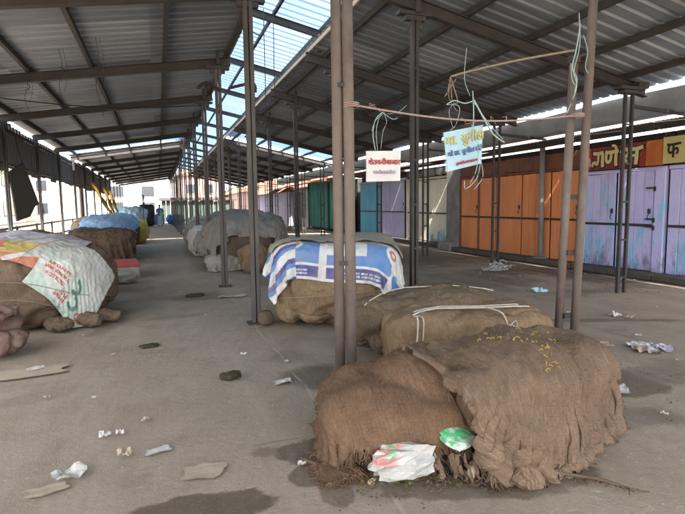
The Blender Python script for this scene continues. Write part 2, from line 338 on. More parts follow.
# ------------------------------------------------------------------ ground
def ground_material():
    m = bpy.data.materials.new('dusty_concrete_floor'); nt, b = nodes_of(m)
    pos = nt.nodes.new('ShaderNodeNewGeometry').outputs['Position']
    base = mixc(nt, ramp(nt, noisef(nt, pos, .55, 8, .65), .35, .68), (.27,.215,.16), (.34,.28,.215))
    base = mixc(nt, mathn(nt, 'MULTIPLY', ramp(nt, noisef(nt, pos, 2.3, 8, .7), .5, .72), .55), base, (.165,.132,.10))
    base = mixc(nt, mathn(nt, 'MULTIPLY', ramp(nt, noisef(nt, pos, 5., 6, .7, stretch=(1,.25,1)), .52, .7), .35), base, (.36,.31,.25))
    base = mixc(nt, mathn(nt, 'MULTIPLY', ramp(nt, noisef(nt, pos, 60., 4, .7), .5, .75), .45), base, (.13,.105,.08))
    base = mixc(nt, mathn(nt, 'MULTIPLY', ramp(nt, noisef(nt, pos, 28., 2, .5), .66, .72), .5), base, (.43,.39,.33))
    dn = noisef(nt, pos, 2.2, 6, .65)
    wet = None
    # damp stains that lie on the floor: x, y, half sizes, turn, strength
    st = [(.18,2.50,.40,.17,0,.9),(.88,2.92,.24,.17,.2,.85),(.74,2.62,.13,.12,0,.8),(.82,2.42,.10,.14,0,.7),(1.28,4.2,.36,.40,0,.8),(1.15,4.9,.2,.3,.2,.4),(.55,3.0,.10,.07,0,.5),(1.6,2.25,.7,.22,-.2,.7),
          (-.05,5.6,.3,.12,0,.25),(.6,8.8,.7,.45,.1,.6),(.1,7.3,.5,.18,.2,.35),(3.5,3.1,.55,.32,.15,.75),(3.1,2.55,.4,.2,-.2,.5),(4.1,3.2,.6,.3,.3,.5),(5.3,4.9,1.3,.13,-.4,.6),(5.6,8.6,1.7,1.5,0,.7),(8.2,8.4,.8,2.2,0,.85),(7.3,9.3,1.2,.8,0,.85),
          (6.2,12.5,2.4,2.2,0,.8),(4.6,10.6,1.2,1.6,0,.7),(2.3,10,.8,1.3,0,.5),(-.75,7.8,.35,1.4,0,.5),(-.6,16.5,.5,2.2,0,.5),(7.6,14.8,1.3,3.,0,.6),(8.4,12,.6,3.2,0,.7),(-.9,4.6,.5,.2,.3,.25),(6.4,6.6,1.0,.35,.2,.4)]
    for x, y, a, c, rz, k in st:
        mp = nt.nodes.new('ShaderNodeMapping'); mp.vector_type = 'TEXTURE'
        mp.inputs['Location'].default_value = (x, y, 0); mp.inputs['Rotation'].default_value = (0,0,rz); mp.inputs['Scale'].default_value = (a, c, 1)
        nt.links.new(pos, mp.inputs[0])
        ln = nt.nodes.new('ShaderNodeVectorMath'); ln.operation = 'LENGTH'; nt.links.new(mp.outputs[0], ln.inputs[0])
        d = mathn(nt, 'ADD', ln.outputs['Value'], mathn(nt, 'MULTIPLY', mathn(nt, 'SUBTRACT', dn, .5), 1.5))
        soft = .12 if k > .6 and y < 4 else .45
        f = mathn(nt, 'MULTIPLY', ramp(nt, d, 1-soft, 1.02, (1,1,1), (0,0,0)), k)
        wet = f if wet is None else mathn(nt, 'MAXIMUM', wet, f)
    base = mixc(nt, wet, base, mixc(nt, 1., base, (.36,.34,.31), 'MULTIPLY'))
    sp = nt.nodes.new('ShaderNodeSeparateXYZ'); nt.links.new(pos, sp.inputs[0])
    wob = mathn(nt, 'MULTIPLY', mathn(nt, 'SUBTRACT', noisef(nt, pos, 1.5, 4), .5), .12)
    for x_, col, wd, kk in ((1.08, (.40,.36,.30), .016, .55), (-1.9, (.12,.10,.08), .01, .6), (4.9, (.12,.10,.08), .010, .6)):
        dd = mathn(nt, 'ABSOLUTE', mathn(nt, 'ADD', mathn(nt, 'SUBTRACT', sp.outputs[0], x_), wob))
        ln_ = mathn(nt, 'MULTIPLY', ramp(nt, dd, wd*.4, wd, (1,1,1), (0,0,0)), ramp(nt, noisef(nt, pos, 2.4, 3), .42, .55))
        base = mixc(nt, mathn(nt, 'MULTIPLY', ln_, kk), base, col)
    for y_ in (3.1, 6.2, 10.):
        dd = mathn(nt, 'ABSOLUTE', mathn(nt, 'ADD', mathn(nt, 'SUBTRACT', sp.outputs[1], y_), wob))
        ln_ = mathn(nt, 'MULTIPLY', ramp(nt, dd, .004, .010, (1,1,1), (0,0,0)), ramp(nt, noisef(nt, pos, 1.4, 3), .50, .58))
        base = mixc(nt, mathn(nt, 'MULTIPLY', ln_, .6), base, (.12,.10,.08))
    # paler trodden and wheel-swept bands along the aisle
    sw = ramp(nt, noisef(nt, pos, 1.1, 6, .65, stretch=(1.6,.16,1)), .50, .68)
    base = mixc(nt, mathn(nt, 'MULTIPLY', sw, .35), base, (.40,.345,.275))
    nt.links.new(base, b.inputs['Base Color'])
    rr = nt.nodes.new('ShaderNodeMapRange'); nt.links.new(wet, rr.inputs[0]); rr.inputs[3].default_value = .92; rr.inputs[4].default_value = .6
    nt.links.new(rr.outputs[0], b.inputs['Roughness']); b.inputs['Specular IOR Level'].default_value = .25
    h = mathn(nt, 'ADD', noisef(nt, pos, 9, 8, .7), mathn(nt, 'MULTIPLY', noisef(nt, pos, 70, 4, .7), .35))
    bp = N(nt, 'ShaderNodeBump', Strength=.55, Distance=.02); nt.links.new(h, bp.inputs['Height']); nt.links.new(bp.outputs[0], b.inputs['Normal'])
    return m
M['ground'] = ground_material()
g = MB(); xs = [-400,-40,-12,-3]+[i*.5 for i in range(-5,23)]+[14,40,400]; ys = [-300,-30]+[i*.5 for i in range(-6,40)]+[25,40,80,600]
for j in ys:
    for i in xs:
        z = .012*noise.noise(Vector((i*.6,j*.6,0))) if (-3 < i < 9 and 1 < j < 19) else 0
        g.v.append(Vector((i,j,z-.012)))
nx = len(xs)
for j in range(len(ys)-1):
    for i in range(nx-1): g.f.append((j*nx+i, j*nx+i+1, (j+1)*nx+i+1, (j+1)*nx+i))
tag(obj('ground', g, M['ground'], smooth=True, loc=(0,0,0)), kind='structure')

# ------------------------------------------------------------------ market sheds
YK = [6.5+3.25*k for k in range(-3, 14)]
YEND = YK[-1]+.6; YST = -4.5  # YST: unseen rear roof end, set for the skylight reaching the foreground
LZ = lambda x: 3.43+.157*(x+3.05)          # rafter line, left slope
RZ = lambda x: 4.31-.209*(x-2.9)           # rafter line, right slope
def corr(mb, xa, xb, zf, ya, yb, pitch=.235, dep=.032, nx=3, th=0):
    prof = []; y = ya
    while y < yb:
        prof += [(y,0),(y+pitch*.56,0),(y+pitch*.66,dep),(y+pitch*.82,dep),(y+pitch*.92,0)]; y += pitch
    prof = [p for p in prof if p[0] <= yb]
    o = len(mb.v); n = len(prof)
    for i in range(nx+1):
        x = xa+(xb-xa)*i/nx
        for (yy, dz) in prof: mb.v.append(Vector((x, yy, zf(x)+dz)))
    for i in range(nx):
        for j in range(n-1): mb.f.append((o+i*n+j, o+i*n+j+1, o+(i+1)*n+j+1, o+(i+1)*n+j))
def ibeam(a, b, w=.09, h=.15):
    m = MB(); a, b = Vector(a), Vector(b); dz = Vector((0,0,h/2-.006))
    m.bar(a+dz, b+dz, w, .012); m.bar(a-dz, b-dz, w, .012); m.bar(a, b, .014, h-.026); return m
def lattice_post(x, y, z1, w=.055, gap=.075, along='X', rungs=True, z0=-.03, dp=.09):
    m = MB(); ax = Vector((1,0,0)) if along == 'X' else Vector((0,1,0))
    for s in (-1,1):
        c = Vector((x,y,0))+ax*s*(gap+w)/2
        # a C channel: web outside, two flanges inward
        m.box((c.x,c.y,(z0+z1)/2), (w if along=='X' else dp, dp if along=='X' else w, z1-z0), bev=.006)
    if rungs:
        z = .25
        while z < z1-.15:
            m.box((x, y-dp/2-.003 if along=='X' else y, z), (gap+.03, .008, .03) if along=='X' else (.1, gap+.03,.05)); z += .62
    return m

lshed = thing('market_shed', (-1,22,0), 'long open shed on the left of the aisle under a lean-to corrugated roof', 'shed')
rl = MB(); corr(rl, -3.25, 1.42, lambda x: LZ(x)+.185, YST, 20.7); corr(rl, -3.25, 1.42, lambda x: LZ(x)+.185, 22.75, YEND)
obj('roof_sheet', rl, M['roof'], lshed)
sk = MB(); corr(sk, -3.25, 1.42, lambda x: LZ(x)+.18, 20.65, 22.2); obj('skylight_sheet', sk, M['skylight'], lshed)
fa = MB(); prof = []; y = 7.0; rng = random.Random(3)
o = 0
while y < YEND-8:
    for dy, dx in ((0,0),(.12,0),(.15,.04),(.27,.04),(.30,0)): prof.append((y+dy, -3.2-dx))
    y += .30
n = len(prof)
for (yy, xx) in prof:
    j = math.floor(yy/.9)
    rr_ = random.Random(j); fa.v += [Vector((xx, yy, 2.38+rr_.uniform(-.05,.06))), Vector((xx, yy, 3.50-rr_.uniform(.0,.10)))]
for i in range(n-1): fa.f.append((2*i, 2*i+2, 2*i+3, 2*i+1))
obj('fascia_panel', fa, M['fascia'], lshed)
rb = MB(); rb.bar((-3.16,6.8,3.28),(-3.16,YEND-8,3.28),.05,.06); rb.bar((-3.16,6.8,2.5),(-3.16,YEND-8,2.5),.04,.05); obj('fascia_rail', rb, M['steel'], lshed)
for y in YK:
    obj('rafter', ibeam((-3.15,y,LZ(-3.15)), (1.36,y,LZ(1.36))), M['steel'], lshed)
for x in (-2.9,-1.88,-.95,.22,1.3):
    m = MB(); m.bar((x,YST,LZ(x)+.13),(x,YEND,LZ(x)+.13),.06,.09); obj('purlin', m, M['steel'], lshed)
for k, y in enumerate(YK):
    if y < 5: continue
    # aisle posts, dusty box section with a wide cap plate and a stub above
    jx = random.uniform(-.02,.02)
    p = lattice_post(1.14+jx, y-.02, LZ(1.14)-.06, .05, .012, 'X', False); p = obj('post', p, M['post'], lshed)
    m = MB(); m.box((1.14+jx,y-.02,LZ(1.14)-.10),(.42,.1,.05)); m.box((1.14+jx,y-.02,LZ(1.14)-.16),(.26,.08,.06)); m.box((1.14+jx,y-.1,LZ(1.14)+.16),(.05,.07,.42))
    obj('cap_plate', m, M['steel'], p)
    m = MB(); m.box((1.14+jx,y-.02,.004),(.24,.2,.012)); obj('foot_plate', m, M['steel'], p)
    if y > 12:
        p = lattice_post(-3.06, y, LZ(-3.06)-.06, .034, .008, 'X', False); obj('post', p, M['steel'], lshed)

rshed = thing('market_shed', (5.3,22,0), 'shed on the right in front of the shops, roof sloping down to a gutter', 'shed')
rr = MB(); corr(rr, 2.84, 7.98, lambda x: RZ(x)+.185, YST, 20.9); corr(rr, 2.84, 7.98, lambda x: RZ(x)+.185, 23.6, YEND); obj('roof_sheet', rr, M['roof'], rshed)
sk = MB(); corr(sk, 2.84, 7.98, lambda x: RZ(x)+.18, 20.85, 22.6); obj('skylight_sheet', sk, M['skylight'], rshed)
et = MB(); et.bar((2.86,YST,RZ(2.86)+.13),(2.86,YEND,RZ(2.86)+.13),.03,.07)
M['edge_trim'] = mat('pale_edge_angle', (.42,.36,.28), (.34,.29,.22), 3, .8)
obj('edge_trim', et, M['edge_trim'], rshed)
for y in YK:
    obj('rafter', ibeam((2.8,y,RZ(2.8)), (7.72,y,RZ(7.72)), .1, .17), M['steel'], rshed)
for x in (3.2,4.25,5.34,6.3,7.3):
    m = MB(); m.bar((x,YST,RZ(x)+.135),(x,YEND,RZ(x)+.135),.06,.09); obj('purlin', m, M['steel'], rshed)
for k, y in enumerate(YK):
    if y < 5: continue
    z = RZ(3.42)-.085
    p = obj('post', lattice_post(3.42, y, z, .045, .02, 'X', True, dp=.08), M['steel'], rshed)
    m = MB(); m.box((3.42,y,z-.04),(.5,.12,.05)); m.box((3.42,y,z-.1),(.3,.1,.06)); m.box((3.42,y-.11,z+.2),(.06,.03,.5))
    obj('cap_plate', m, M['steel'], p)
    for s in (-1,1): m = MB(); m.tube([(3.42+s*.14,y-.05,z-.3),(3.42+s*.05,y-.05,z-.12)],.012,5); obj('brace', m, M['steel'], p)
    z = RZ(7.2)-.085
    p = obj('post', lattice_post(7.2, y-.15 if k==3 else y, z, .042, .11, 'X', True, dp=.06), M['steel'], rshed)
    m = MB(); yy = y-.15 if k==3 else y
    m.box((7.2,yy,z-.03),(.5,.16,.05)); m.box((7.2,yy,z-.09),(.34,.14,.05)); m.box((7.45,yy,z+.03),(.22,.12,.1)); obj('cap_plate', m, M['steel'], p)
    m = MB(); m.bar((7.3,yy,3.02),(8.55,yy,2.95),.05,.05); m.bar((8.42,yy,2.97),(8.42,yy,3.3),.04,.04); obj('gutter_bracket', m, M['steel'], p)
# sheet metal gutter hung below the eave
gu = MB(); yy = YST; gp = []
while yy < 36:
    w_ = .02*math.sin(yy*1.9)+.012*noise.noise(Vector((0,yy*2,0)))
    for (a, b) in ((8.03+w_,3.36+w_),(8.06+w_,3.04),(8.22,2.98),(8.46,2.98),(8.56+w_,3.06),(8.58,3.24)): gp.append(Vector((a,yy,b)))
    yy += .4
gu.v = gp; nr = len(gp)//6
for i in range(nr-1):
    for j in range(5): gu.f.append((i*6+j,i*6+j+1,(i+1)*6+j+1,(i+1)*6+j))
gut = obj('gutter', gu, M['galv'], rshed, True)

lant = thing('lantern_roof', (2.1,22,4.3), 'raised strip of translucent blue corrugated sheets over the gap between the two sheds', 'roof')
BZ = lambda x: RZ(x)+.50
bs = MB(); corr(bs, .75, 3.25, lambda x: BZ(x)+.14, YST, YEND, .27, .022, 3); obj('skylight_sheet', bs, M['skylight'], lant)
for y in YK:
    obj('rafter', ibeam((.8,y,BZ(.8)),(3.2,y,BZ(3.2)),.08,.13), M['steel'], lant)
    m = MB(); m.box((3.08,y,RZ(3.08)+.34),(.07,.06,.34)); m.box((3.08,y,BZ(3.08)-.1),(.2,.1,.06)); m.box((1.05,y,LZ(1.05)+.55),(.06,.06,.72)); obj('stub', m, M['steel'], lant)
for x in (1.15,2.2,3.12):
    m = MB(); m.bar((x,YST,BZ(x)+.1),(x,YEND,BZ(x)+.1),.05,.06); obj('purlin', m, M['steel'], lant)
# ------------------------------------------------------------------ lettering
def text_mb(txt, size, origin, xdir, ydir, depth=.004, align='CENTER'):
    """flat lettering as a mesh lying in the plane of xdir/ydir"""
    c = bpy.data.curves.new('t', 'FONT'); c.body = txt; c.size = size; c.align_x = align; c.align_y = 'CENTER'; c.extrude = depth; c.offset = size*.012
    t = bpy.data.objects.new('t', c); COL.objects.link(t)
    dg = bpy.context.evaluated_depsgraph_get(); me = bpy.data.meshes.new_from_object(t.evaluated_get(dg))
    X, Y = Vector(xdir).normalized(), Vector(ydir).normalized(); Z = X.cross(Y); o = Vector(origin)
    m = MB(); m.add([o+X*v.co.x+Y*v.co.y+Z*v.co.z for v in me.vertices], [tuple(p.vertices) for p in me.polygons])
    bpy.data.objects.remove(t); bpy.data.curves.remove(c); bpy.data.meshes.remove(me); return m
def strokes_mb(lines, origin, xdir, ydir, sc, nib, proud=.004, grow=0., sx=1.):
    """brush lettering: each line is a list of (x,y,width)"""
    X, Y = Vector(xdir).normalized(), Vector(ydir).normalized(); Z = X.cross(Y); o = Vector(origin); m = MB()
    for li, L in enumerate(lines):
        P = []
        for i in range(len(L)-1):
            p0,p1,p2,p3 = [Vector(L[max(0,min(len(L)-1,q))]) for q in (i-1,i,i+1,i+2)]
            for k in range(6):
                t = k/6; P.append(.5*((2*p1)+(p2-p0)*t+(2*p0-5*p1+4*p2-p3)*t*t+(3*p1-p0-3*p2+p3)*t**3))
        P.append(Vector(L[-1])); vs = []; fs = []
        for i, p in enumerate(P):
            d = P[min(i+1,len(P)-1)]-P[max(i-1,0)]; d.z = 0
            if d.length < 1e-6: d = Vector((1,0,0))
            d.x *= sx; d.normalize(); nrm = Vector((-d.y,d.x,0)); ww = max(.01, p.z)*nib + grow
            e = d*grow if i == len(P)-1 else (-d*grow if i == 0 else Vector((0,0,0)))
            for s in (-1,1):
                q = Vector((p.x*sx,p.y,0))+e+nrm*s*ww/2
                vs.append(o+X*q.x*sc+Y*q.y*sc+Z*(proud+li*.0004))
        for i in range(len(P)-1): fs.append((2*i,2*i+1,2*i+3,2*i+2))
        m.add(vs, fs)
    return m

# ------------------------------------------------------------------ shops on the right
FX = 9.05
def planks(mb, y0, y1, z0, z1, x, n, seed=0):
    rng = random.Random(seed); w_ = (y1-y0)/n
    for i in range(n):
        c = (x+rng.uniform(-.006,.006), y0+w_*(i+.5), (z0+z1)/2+rng.uniform(-.008,.008))
        mb.box(c, (.03, w_-rng.uniform(.006,.014), z1-z0), rz=rng.uniform(-.01,.01), bev=.004)
def shop(label, y0, y1, top, x=FX, roof_h=.55, zb=0):
    t = thing('shop', (x, (y0+y1)/2, 0), label, 'shop', 'shops along the right side')
    m = MB(); m.box((x+1.9,(y0+y1)/2,1.4),(3.6,y1-y0-.02,2.8)); obj('wall', m, M['dark_in'], t)  # solid box; its near-black colour stands in for shade inside the shop
    r = MB(); corr(r, x-.5, x+4.2, lambda q: 2.92+.12*(q-x+.5), y0, y1-.01, .08, .02, 4); obj('roof', r, M['rust_tin'], t)
    r = MB(); r.bar((x-.35,y0+.02,2.84),(x-.35,y1-.02,2.84),.07,.08); obj('eave_beam', r, M['dark_in'], t)
    m = MB(); m.box((x-.1,(y0+y1)/2,.06),(.55,y1-y0,.13),bev=.02); obj('step', m, M['plinth'], t)
    return t
# purple shop
t = shop('lavender and sky blue wooden shop front beneath the painted maroon signboard', 7.02, 9.0, 2.1)
def door(t, y0, y1, z0, z1, n, m, x=FX, seed=0, bar=True, latch=True):
    mb = MB(); planks(mb, y0+.01, y1-.01, z0, z1, x-.03, n, seed); d = obj('door', mb, m, t)
    if bar:
        b = MB(); b.box((x-.062, (y0+y1)/2, z0+(z1-z0)*.46),(.02,(y1-y0)*.97,.05)); obj('bolt_bar', b, M['steel'], d)
    if latch:
        b = MB(); b.box((x-.06,y0+.08,z0+(z1-z0)*.6),(.03,.05,.1),bev=.005); b.tube([(x-.07,y0+.08,z0+(z1-z0)*.57),(x-.10,y0+.08,z0+(z1-z0)*.54),(x-.07,y0+.08,z0+(z1-z0)*.51)],.008,5); obj('latch', b, M['steel'], d)
    return d
door(t, 8.15, 8.95, .13, 2.08, 4, M['purple2'], seed=1); door(t, 7.28, 8.13, .13, 2.08, 4, M['purple'], seed=2)
m = MB(); m.box((FX-.02,7.15,1.1),(.1,.22,1.98),bev=.008); m.box((FX-.02,8.0,2.12),(.1,1.96,.07),bev=.008); m.box((FX-.02,8.97,1.1),(.08,.05,2.0)); obj('door_frame', m, M['purple'], t)
for z in (1.0,1.15,1.75): m = MB(); m.box((FX-.075,7.33,z),(.02,.20,.03)); m.box((FX-.08,7.24,z-.02),(.024,.04,.09)); obj('hinge', m, M['steel'], t)
sg = MB(); sg.box((FX-.2,8.08,2.40),(.04,1.46,.46)); sg2 = MB(); sg2.box((FX-.2,7.18,2.40),(.045,.33,.47))
s = obj('signboard', sg, M['sign_maroon'] if 'sign_maroon' in M else M['sign_red'], t); obj('sign_panel', sg2, M['sign_orange'], t)
xd, yd = (0,-1,0), (0,0,1); SX = FX-.222
m = MB(); m.box((FX-.2225,8.74,2.40),(.004,.14,.46)); obj('sign_panel', m, M['ink_red'], s)
ga = [[(.02,.08,.6),(.0,.2,.9),(.1,.26,1.),(.2,.2,1.),(.24,.38,.8),(.25,.62,.8)],[(.02,.70,1.),(.2,.66,1.),(.45,.70,1.)],[(.42,.66,1.),(.42,.3,1.1),(.43,.04,1.)]]
na = [[(.52,.68,1.),(.75,.66,1.),(1.05,.70,1.)],[(.58,.66,.9),(.57,.36,.9),(.64,.24,1.),(.74,.32,.9),(.77,.66,.9)],[(.96,.68,1.),(.95,.3,1.1),(.97,.04,1.)],[(.98,.72,.7),(.92,.9,.8),(.78,.96,.6)]]
sha = [[(1.14,.56,.8),(1.18,.68,1.),(1.32,.72,1.),(1.44,.60,1.),(1.38,.44,1.),(1.22,.36,.9)],[(1.22,.36,.8),(1.30,.26,.9),(1.42,.12,1.),(1.52,.0,.8)],[(1.5,.70,1.),(1.7,.68,1.),(1.95,.74,1.)],[(1.42,.40,.7),(1.58,.42,.7),(1.72,.40,.7)],[(1.74,.68,1.),(1.72,.3,1.15),(1.70,.02,1.)]]
allg = [[(x,y,w_) for x,y,w_ in L] for L in ga+na+sha]
obj('lettering_outline', strokes_mb(allg, (SX,8.62,2.20), xd, yd, .46, .17, .002, .075, 1.36), M['sign_black'], s)
obj('lettering', strokes_mb(allg, (SX-.006,8.62,2.20), xd, yd, .46, .16, .004, 0, 1.36), M['sign_cream'], s)
shri = [[(.0,.6,.7),(.12,.68,.9),(.22,.58,.9),(.1,.42,.8)],[(.1,.42,.8),(.25,.4,.8),(.25,.2,.8),(.05,.12,.7)],[(.0,.76,.8),(.3,.74,.8),(.66,.78,.8)],[(.36,.74,.8),(.36,.1,.9)],[(.1,.12,.6),(.36,.3,.6)],[(.56,.76,.8),(.56,.1,.9)],[(.56,.78,.7),(.5,1.,.7),(.34,.96,.6)]]
obj('lettering', strokes_mb(shri, (SX-.003,8.80,2.22), xd, yd, .2, .12, .004), M['sign_white'], s)
# neighbour with the yellow sign, cut by the picture edge
t = shop('lavender shop front beneath the yellow sign at the right picture edge', 4.2, 7.0, 2.1)
door(t, 6.1, 6.98, .13, 2.08, 4, M['purple'], seed=5); door(t, 5.2, 6.08, .13, 2.08, 4, M['purple'], seed=6, latch=False)
m = MB(); m.box((FX-.02,5.6,2.12),(.1,2.76,.07),bev=.008); obj('door_frame', m, M['purple'], t)
sg = MB(); sg.box((FX-.2,5.75,2.42),(.04,2.5,.48)); s = obj('signboard', sg, M['sign_yellow'], t)
pha = [[(.0,.72,1.),(.3,.7,1.),(.75,.74,1.)],[(.12,.68,.9),(.1,.4,.9),(.2,.3,1.),(.34,.36,1.)],[(.36,.7,1.),(.36,.05,1.)],[(.36,.42,.9),(.54,.5,.9),(.6,.34,.9),(.52,.22,.8)]]
obj('lettering', strokes_mb(pha, (SX-.003,6.92,2.26), xd, yd, .36, .12, .004), M['sign_black'], s)
# orange shop
t = shop('orange plank shop front with a long bolt bar beside the grey pillar', 9.02, 14.0, 2.25)
for a, b_, n, sd_, lt in ((13.0,13.95,4,11,True),(12.2,12.98,3,12,False),(11.1,12.18,4,13,True),(10.05,11.08,4,14,False),(9.1,10.03,4,15,True)):
    door(t, a, b_, .13, 2.22, n, M['orange'], seed=sd_, latch=lt)
m = MB(); m.box((FX-.02,11.5,2.26),(.1,4.95,.06),bev=.008)
for y in (9.05,12.99,13.97): m.box((FX-.03,y,1.18),(.1,.06,2.1),bev=.006)
obj('door_frame', m, M['orange_dark'], t)
m = MB(); planks(m, 9.05, 13.95, 2.30, 2.66, FX-.03, 9, 3); obj('top_panel', m, M['orange_dark'], t)
# pillar
p = thing('brick_pillar', (9.1,14.4,0), 'grey plastered pillar between the orange and the cream shop fronts', 'pillar')
m = MB(); m.box((9.2,14.4,1.35),(.5,.74,2.7),bev=.03); obj('shaft', m, M['cement'], p)
m = MB(); m.box((9.1,14.4,.12),(.9,.8,.3),bev=.04); obj('footing', m, M['cement'], p)
# cream shop
t = shop('cream painted plank shop front with blue worn patches at its foot', 14.8, 18.25, 2.5, 9.3)
door(t, 16.5, 18.1, .15, 2.35, 6, M['cream'], 9.3, 21); door(t, 14.9, 16.45, .15, 2.35, 6, M['cream_blue'], 9.3, 22)
m = MB(); m.box((9.28,16.5,2.41),(.1,3.4,.07)); m.box((9.28,18.17,1.2),(.1,.07,2.4)); obj('door_frame', m, M['cream'], t)
rng = random.Random(4); 
for i in range(6):
    y = 15.1+i*.5; m = MB(); m.lump((9.2,y,2.47),(.12,.2),.28,rng.uniform(-.3,.3),3,.03,5,i,6); obj('bundle', m, M['plastic_white'] if i%2 else M['bag_grey'], t, True)
# lavender + cyan shop
t = shop('narrow shop front with one cyan and one pale lavender door', 18.3, 23.4, 2.5, 9.35)
door(t, 18.5, 20.95, .1, 2.45, 7, M['lavender'], 9.35, 31); door(t, 21.0, 23.3, .1, 2.45, 6, M['cyan'], 9.35, 32)
m = MB(); m.box((9.33,20.85,2.5),(.1,5.0,.08)); obj('door_frame', m, M['lavender'], t)
m = MB(); m.box((8.9,20.9,2.85),(.9,4.9,.05),ry=.12); obj('awning', m, M['tile_red'], t)
# green tarpaulin stall
t = thing('tarp_stall', (9.3,28.3,0), 'shop front hung with a dark green tarpaulin', 'stall')
m = MB(); n = 60
for i in range(n+1):
    for j in range(13):
        y = 24.0+8.2*i/n; z = .15+2.75*j/12; m.v.append(Vector((9.3+.10*math.sin(i*.9)*(.4+.6*j/12)+.07*noise.noise(Vector((y,z,1))),y,z)))
for i in range(n):
    for j in range(12): m.f.append((i*13+j,i*13+j+1,(i+1)*13+j+1,(i+1)*13+j))
obj('tarpaulin', m, M['green_tarp'], t, True)
m = MB(); m.box((11.2,28.2,1.4),(3.4,8.2,2.8)); obj('wall', m, M['dark_in'], t)
for y in (24.0,28.1,32.2): m = MB(); m.tube([(9.25,y,0),(9.25,y,2.95)],.05,6); obj('pole', m, M['steel'], t)
m = MB(); corr(m, 8.8,13,lambda q:2.95+.1*(q-8.8),23.9,32.4,.1,.02,3); obj('roof', m, M['tile_red'], t)
# far houses beyond the right shed
def house(name, label, x0, x1, y0, y1, h, wm, roof, wins=(), rise=1.0, doorp=None, cat='house'):
    t = thing(name, ((x0+x1)/2,(y0+y1)/2,0), label, cat)
    m = MB(); m.box(((x0+x1)/2,(y0+y1)/2,h/2),(x1-x0,y1-y0,h)); obj('wall', m, wm, t)
    m = MB(); e = .4; a, b_, c, d = x0-e, x1+e, y0-e, y1+e; xm = (x0+x1)/2
    m.add([(a,c,h),(b_,c,h),(b_,d,h),(a,d,h),(xm,c,h+rise),(xm,d,h+rise)],[(0,4,5,3),(1,2,5,4),(0,1,4),(2,3,5),(0,3,2,1)]); obj('roof', m, roof, t)
    for (fx, fy, w_, z, hh) in wins:          # fx: wall 'x0' or 'y0'
        m = MB(); k = MB()
        if fx == 'y0': m.box((fy,y0-.02,z),(w_,.06,hh)); k.box((fy,y0-.05,z-hh/2-.04),(w_+.2,.12,.08))
        elif fx == 'x1': m.box((x1+.02,fy,z),(.06,w_,hh)); k.box((x1+.05,fy,z-hh/2-.04),(.12,w_+.2,.08))
        else: m.box((x0-.02,fy,z),(.06,w_,hh)); k.box((x0-.05,fy,z-hh/2-.04),(.12,w_+.2,.08))
        wi = obj('window', m, M['window'], t); obj('sill', k, M['cement'], wi)
    if doorp:
        fx, fy, w_, hh = doorp; m = MB()
        m.box((x0-.03,fy,hh/2),(.08,w_,hh)) if fx == 'x0' else m.box((fy,y0-.03,hh/2),(w_,.08,hh)); obj('door', m, M['window'], t)
    return t
house('house', 'bright whitewashed wall beyond the green tarpaulin', 9.5, 13, 32.6, 37, 2.6, M['white_wall'], M['tile_red'])
m = MB(); m.box((9.1,34.6,1.2),(.4,.7,2.4),bev=.02); tag(obj('wall_stub', m, M['cement']), 'grey wall stub standing before the bright whitewashed wall', 'wall')
house('house', 'pale lilac low house under red clay tiles', 9.2, 13, 37.2, 52, 2.5, M['lilac_wall'], M['tile_red'], rise=1.3)
house('house', 'faded pink house with one narrow dark doorway', 9.0, 14, 54, 78, 3.0, M['pink_wall'], M['tile_red'], doorp=('x0',66,1.6,2.2), rise=1.4)
rng = random.Random(9)
for i in range(5):
    y = 24.5+i*4.2; m = MB(); m.box((8.6+.1*i%2, y, 2.72+.15*rng.random()), (1.1,3.4,.06), ry=-.18+.1*rng.random(), rx=.05*rng.uniform(-1,1)); tag(obj('tin_awning', m, M['tile_red'] if i%2 else M['rust_tin']), 'sagging rust red awning sheet over the far shop fronts', 'awning', 'awnings over the far shops')
# round pipe before the orange shop
p = thing('pipe_post', (8.88,10.2,0), 'single pale grey round pipe standing before the orange shop front', 'post')
m = MB(); m.tube([(8.88,10.2,-.02),(8.86,10.2,2.86)],.065,12,False); obj('pipe', m, M['pipe_grey'], p, True)
m = MB(); m.lump((8.88,10.2,0),(.2,.2),.16,0,3,.03,5,2,8); obj('footing', m, M['cement'], p, True)

# ------------------------------------------------------------------ prop pipes in front
p = thing('pipe_post', (1.43,3.95,0), 'pair of rusty pipes side by side, foremost left of the bundles', 'post')
m = MB(); m.tube([(1.398,3.99,-.03),(1.393,3.97,3.95)],.043,14,False); obj('pipe', m, M['pipe'], p, True)
m = MB(); m.tube([(1.485,3.94,-.03),(1.47,3.93,3.95)],.045,14,False); obj('pipe', m, M['pipe'], p, True)
for z in (1.02,2.45): m = MB(); m.box((1.43,3.92,z),(.09,.014,.035),rz=-.3); obj('weld_strip', m, M['steel'], p)
p = thing('pipe_post', (4.0,4.15,0), 'two pink brown pipes joined by rungs, the left one ending short', 'post')
m = MB(); m.tube([(3.915,4.2,-.03),(3.93,4.12,2.88)],.043,14,False); obj('pipe', m, M['pipe'], p, True)
m = MB(); m.tube([(4.03,4.1,-.03),(4.14,4.1,3.86)],.043,14,False); obj('pipe', m, M['pipe'], p, True)
for z in (.32,.98,1.55): m = MB(); m.box((3.99+.02*z,4.13,z),(.16,.03,.05)); obj('rung', m, M['steel'], p)
m = MB(); m.tube([(3.93,4.12,2.86),(3.93,4.12,2.93)],.062,12,False); m.tube([(3.93,4.12,2.92),(4.1,4.1,2.97)],.02,6,False); obj('collar', m, M['steel'], p)

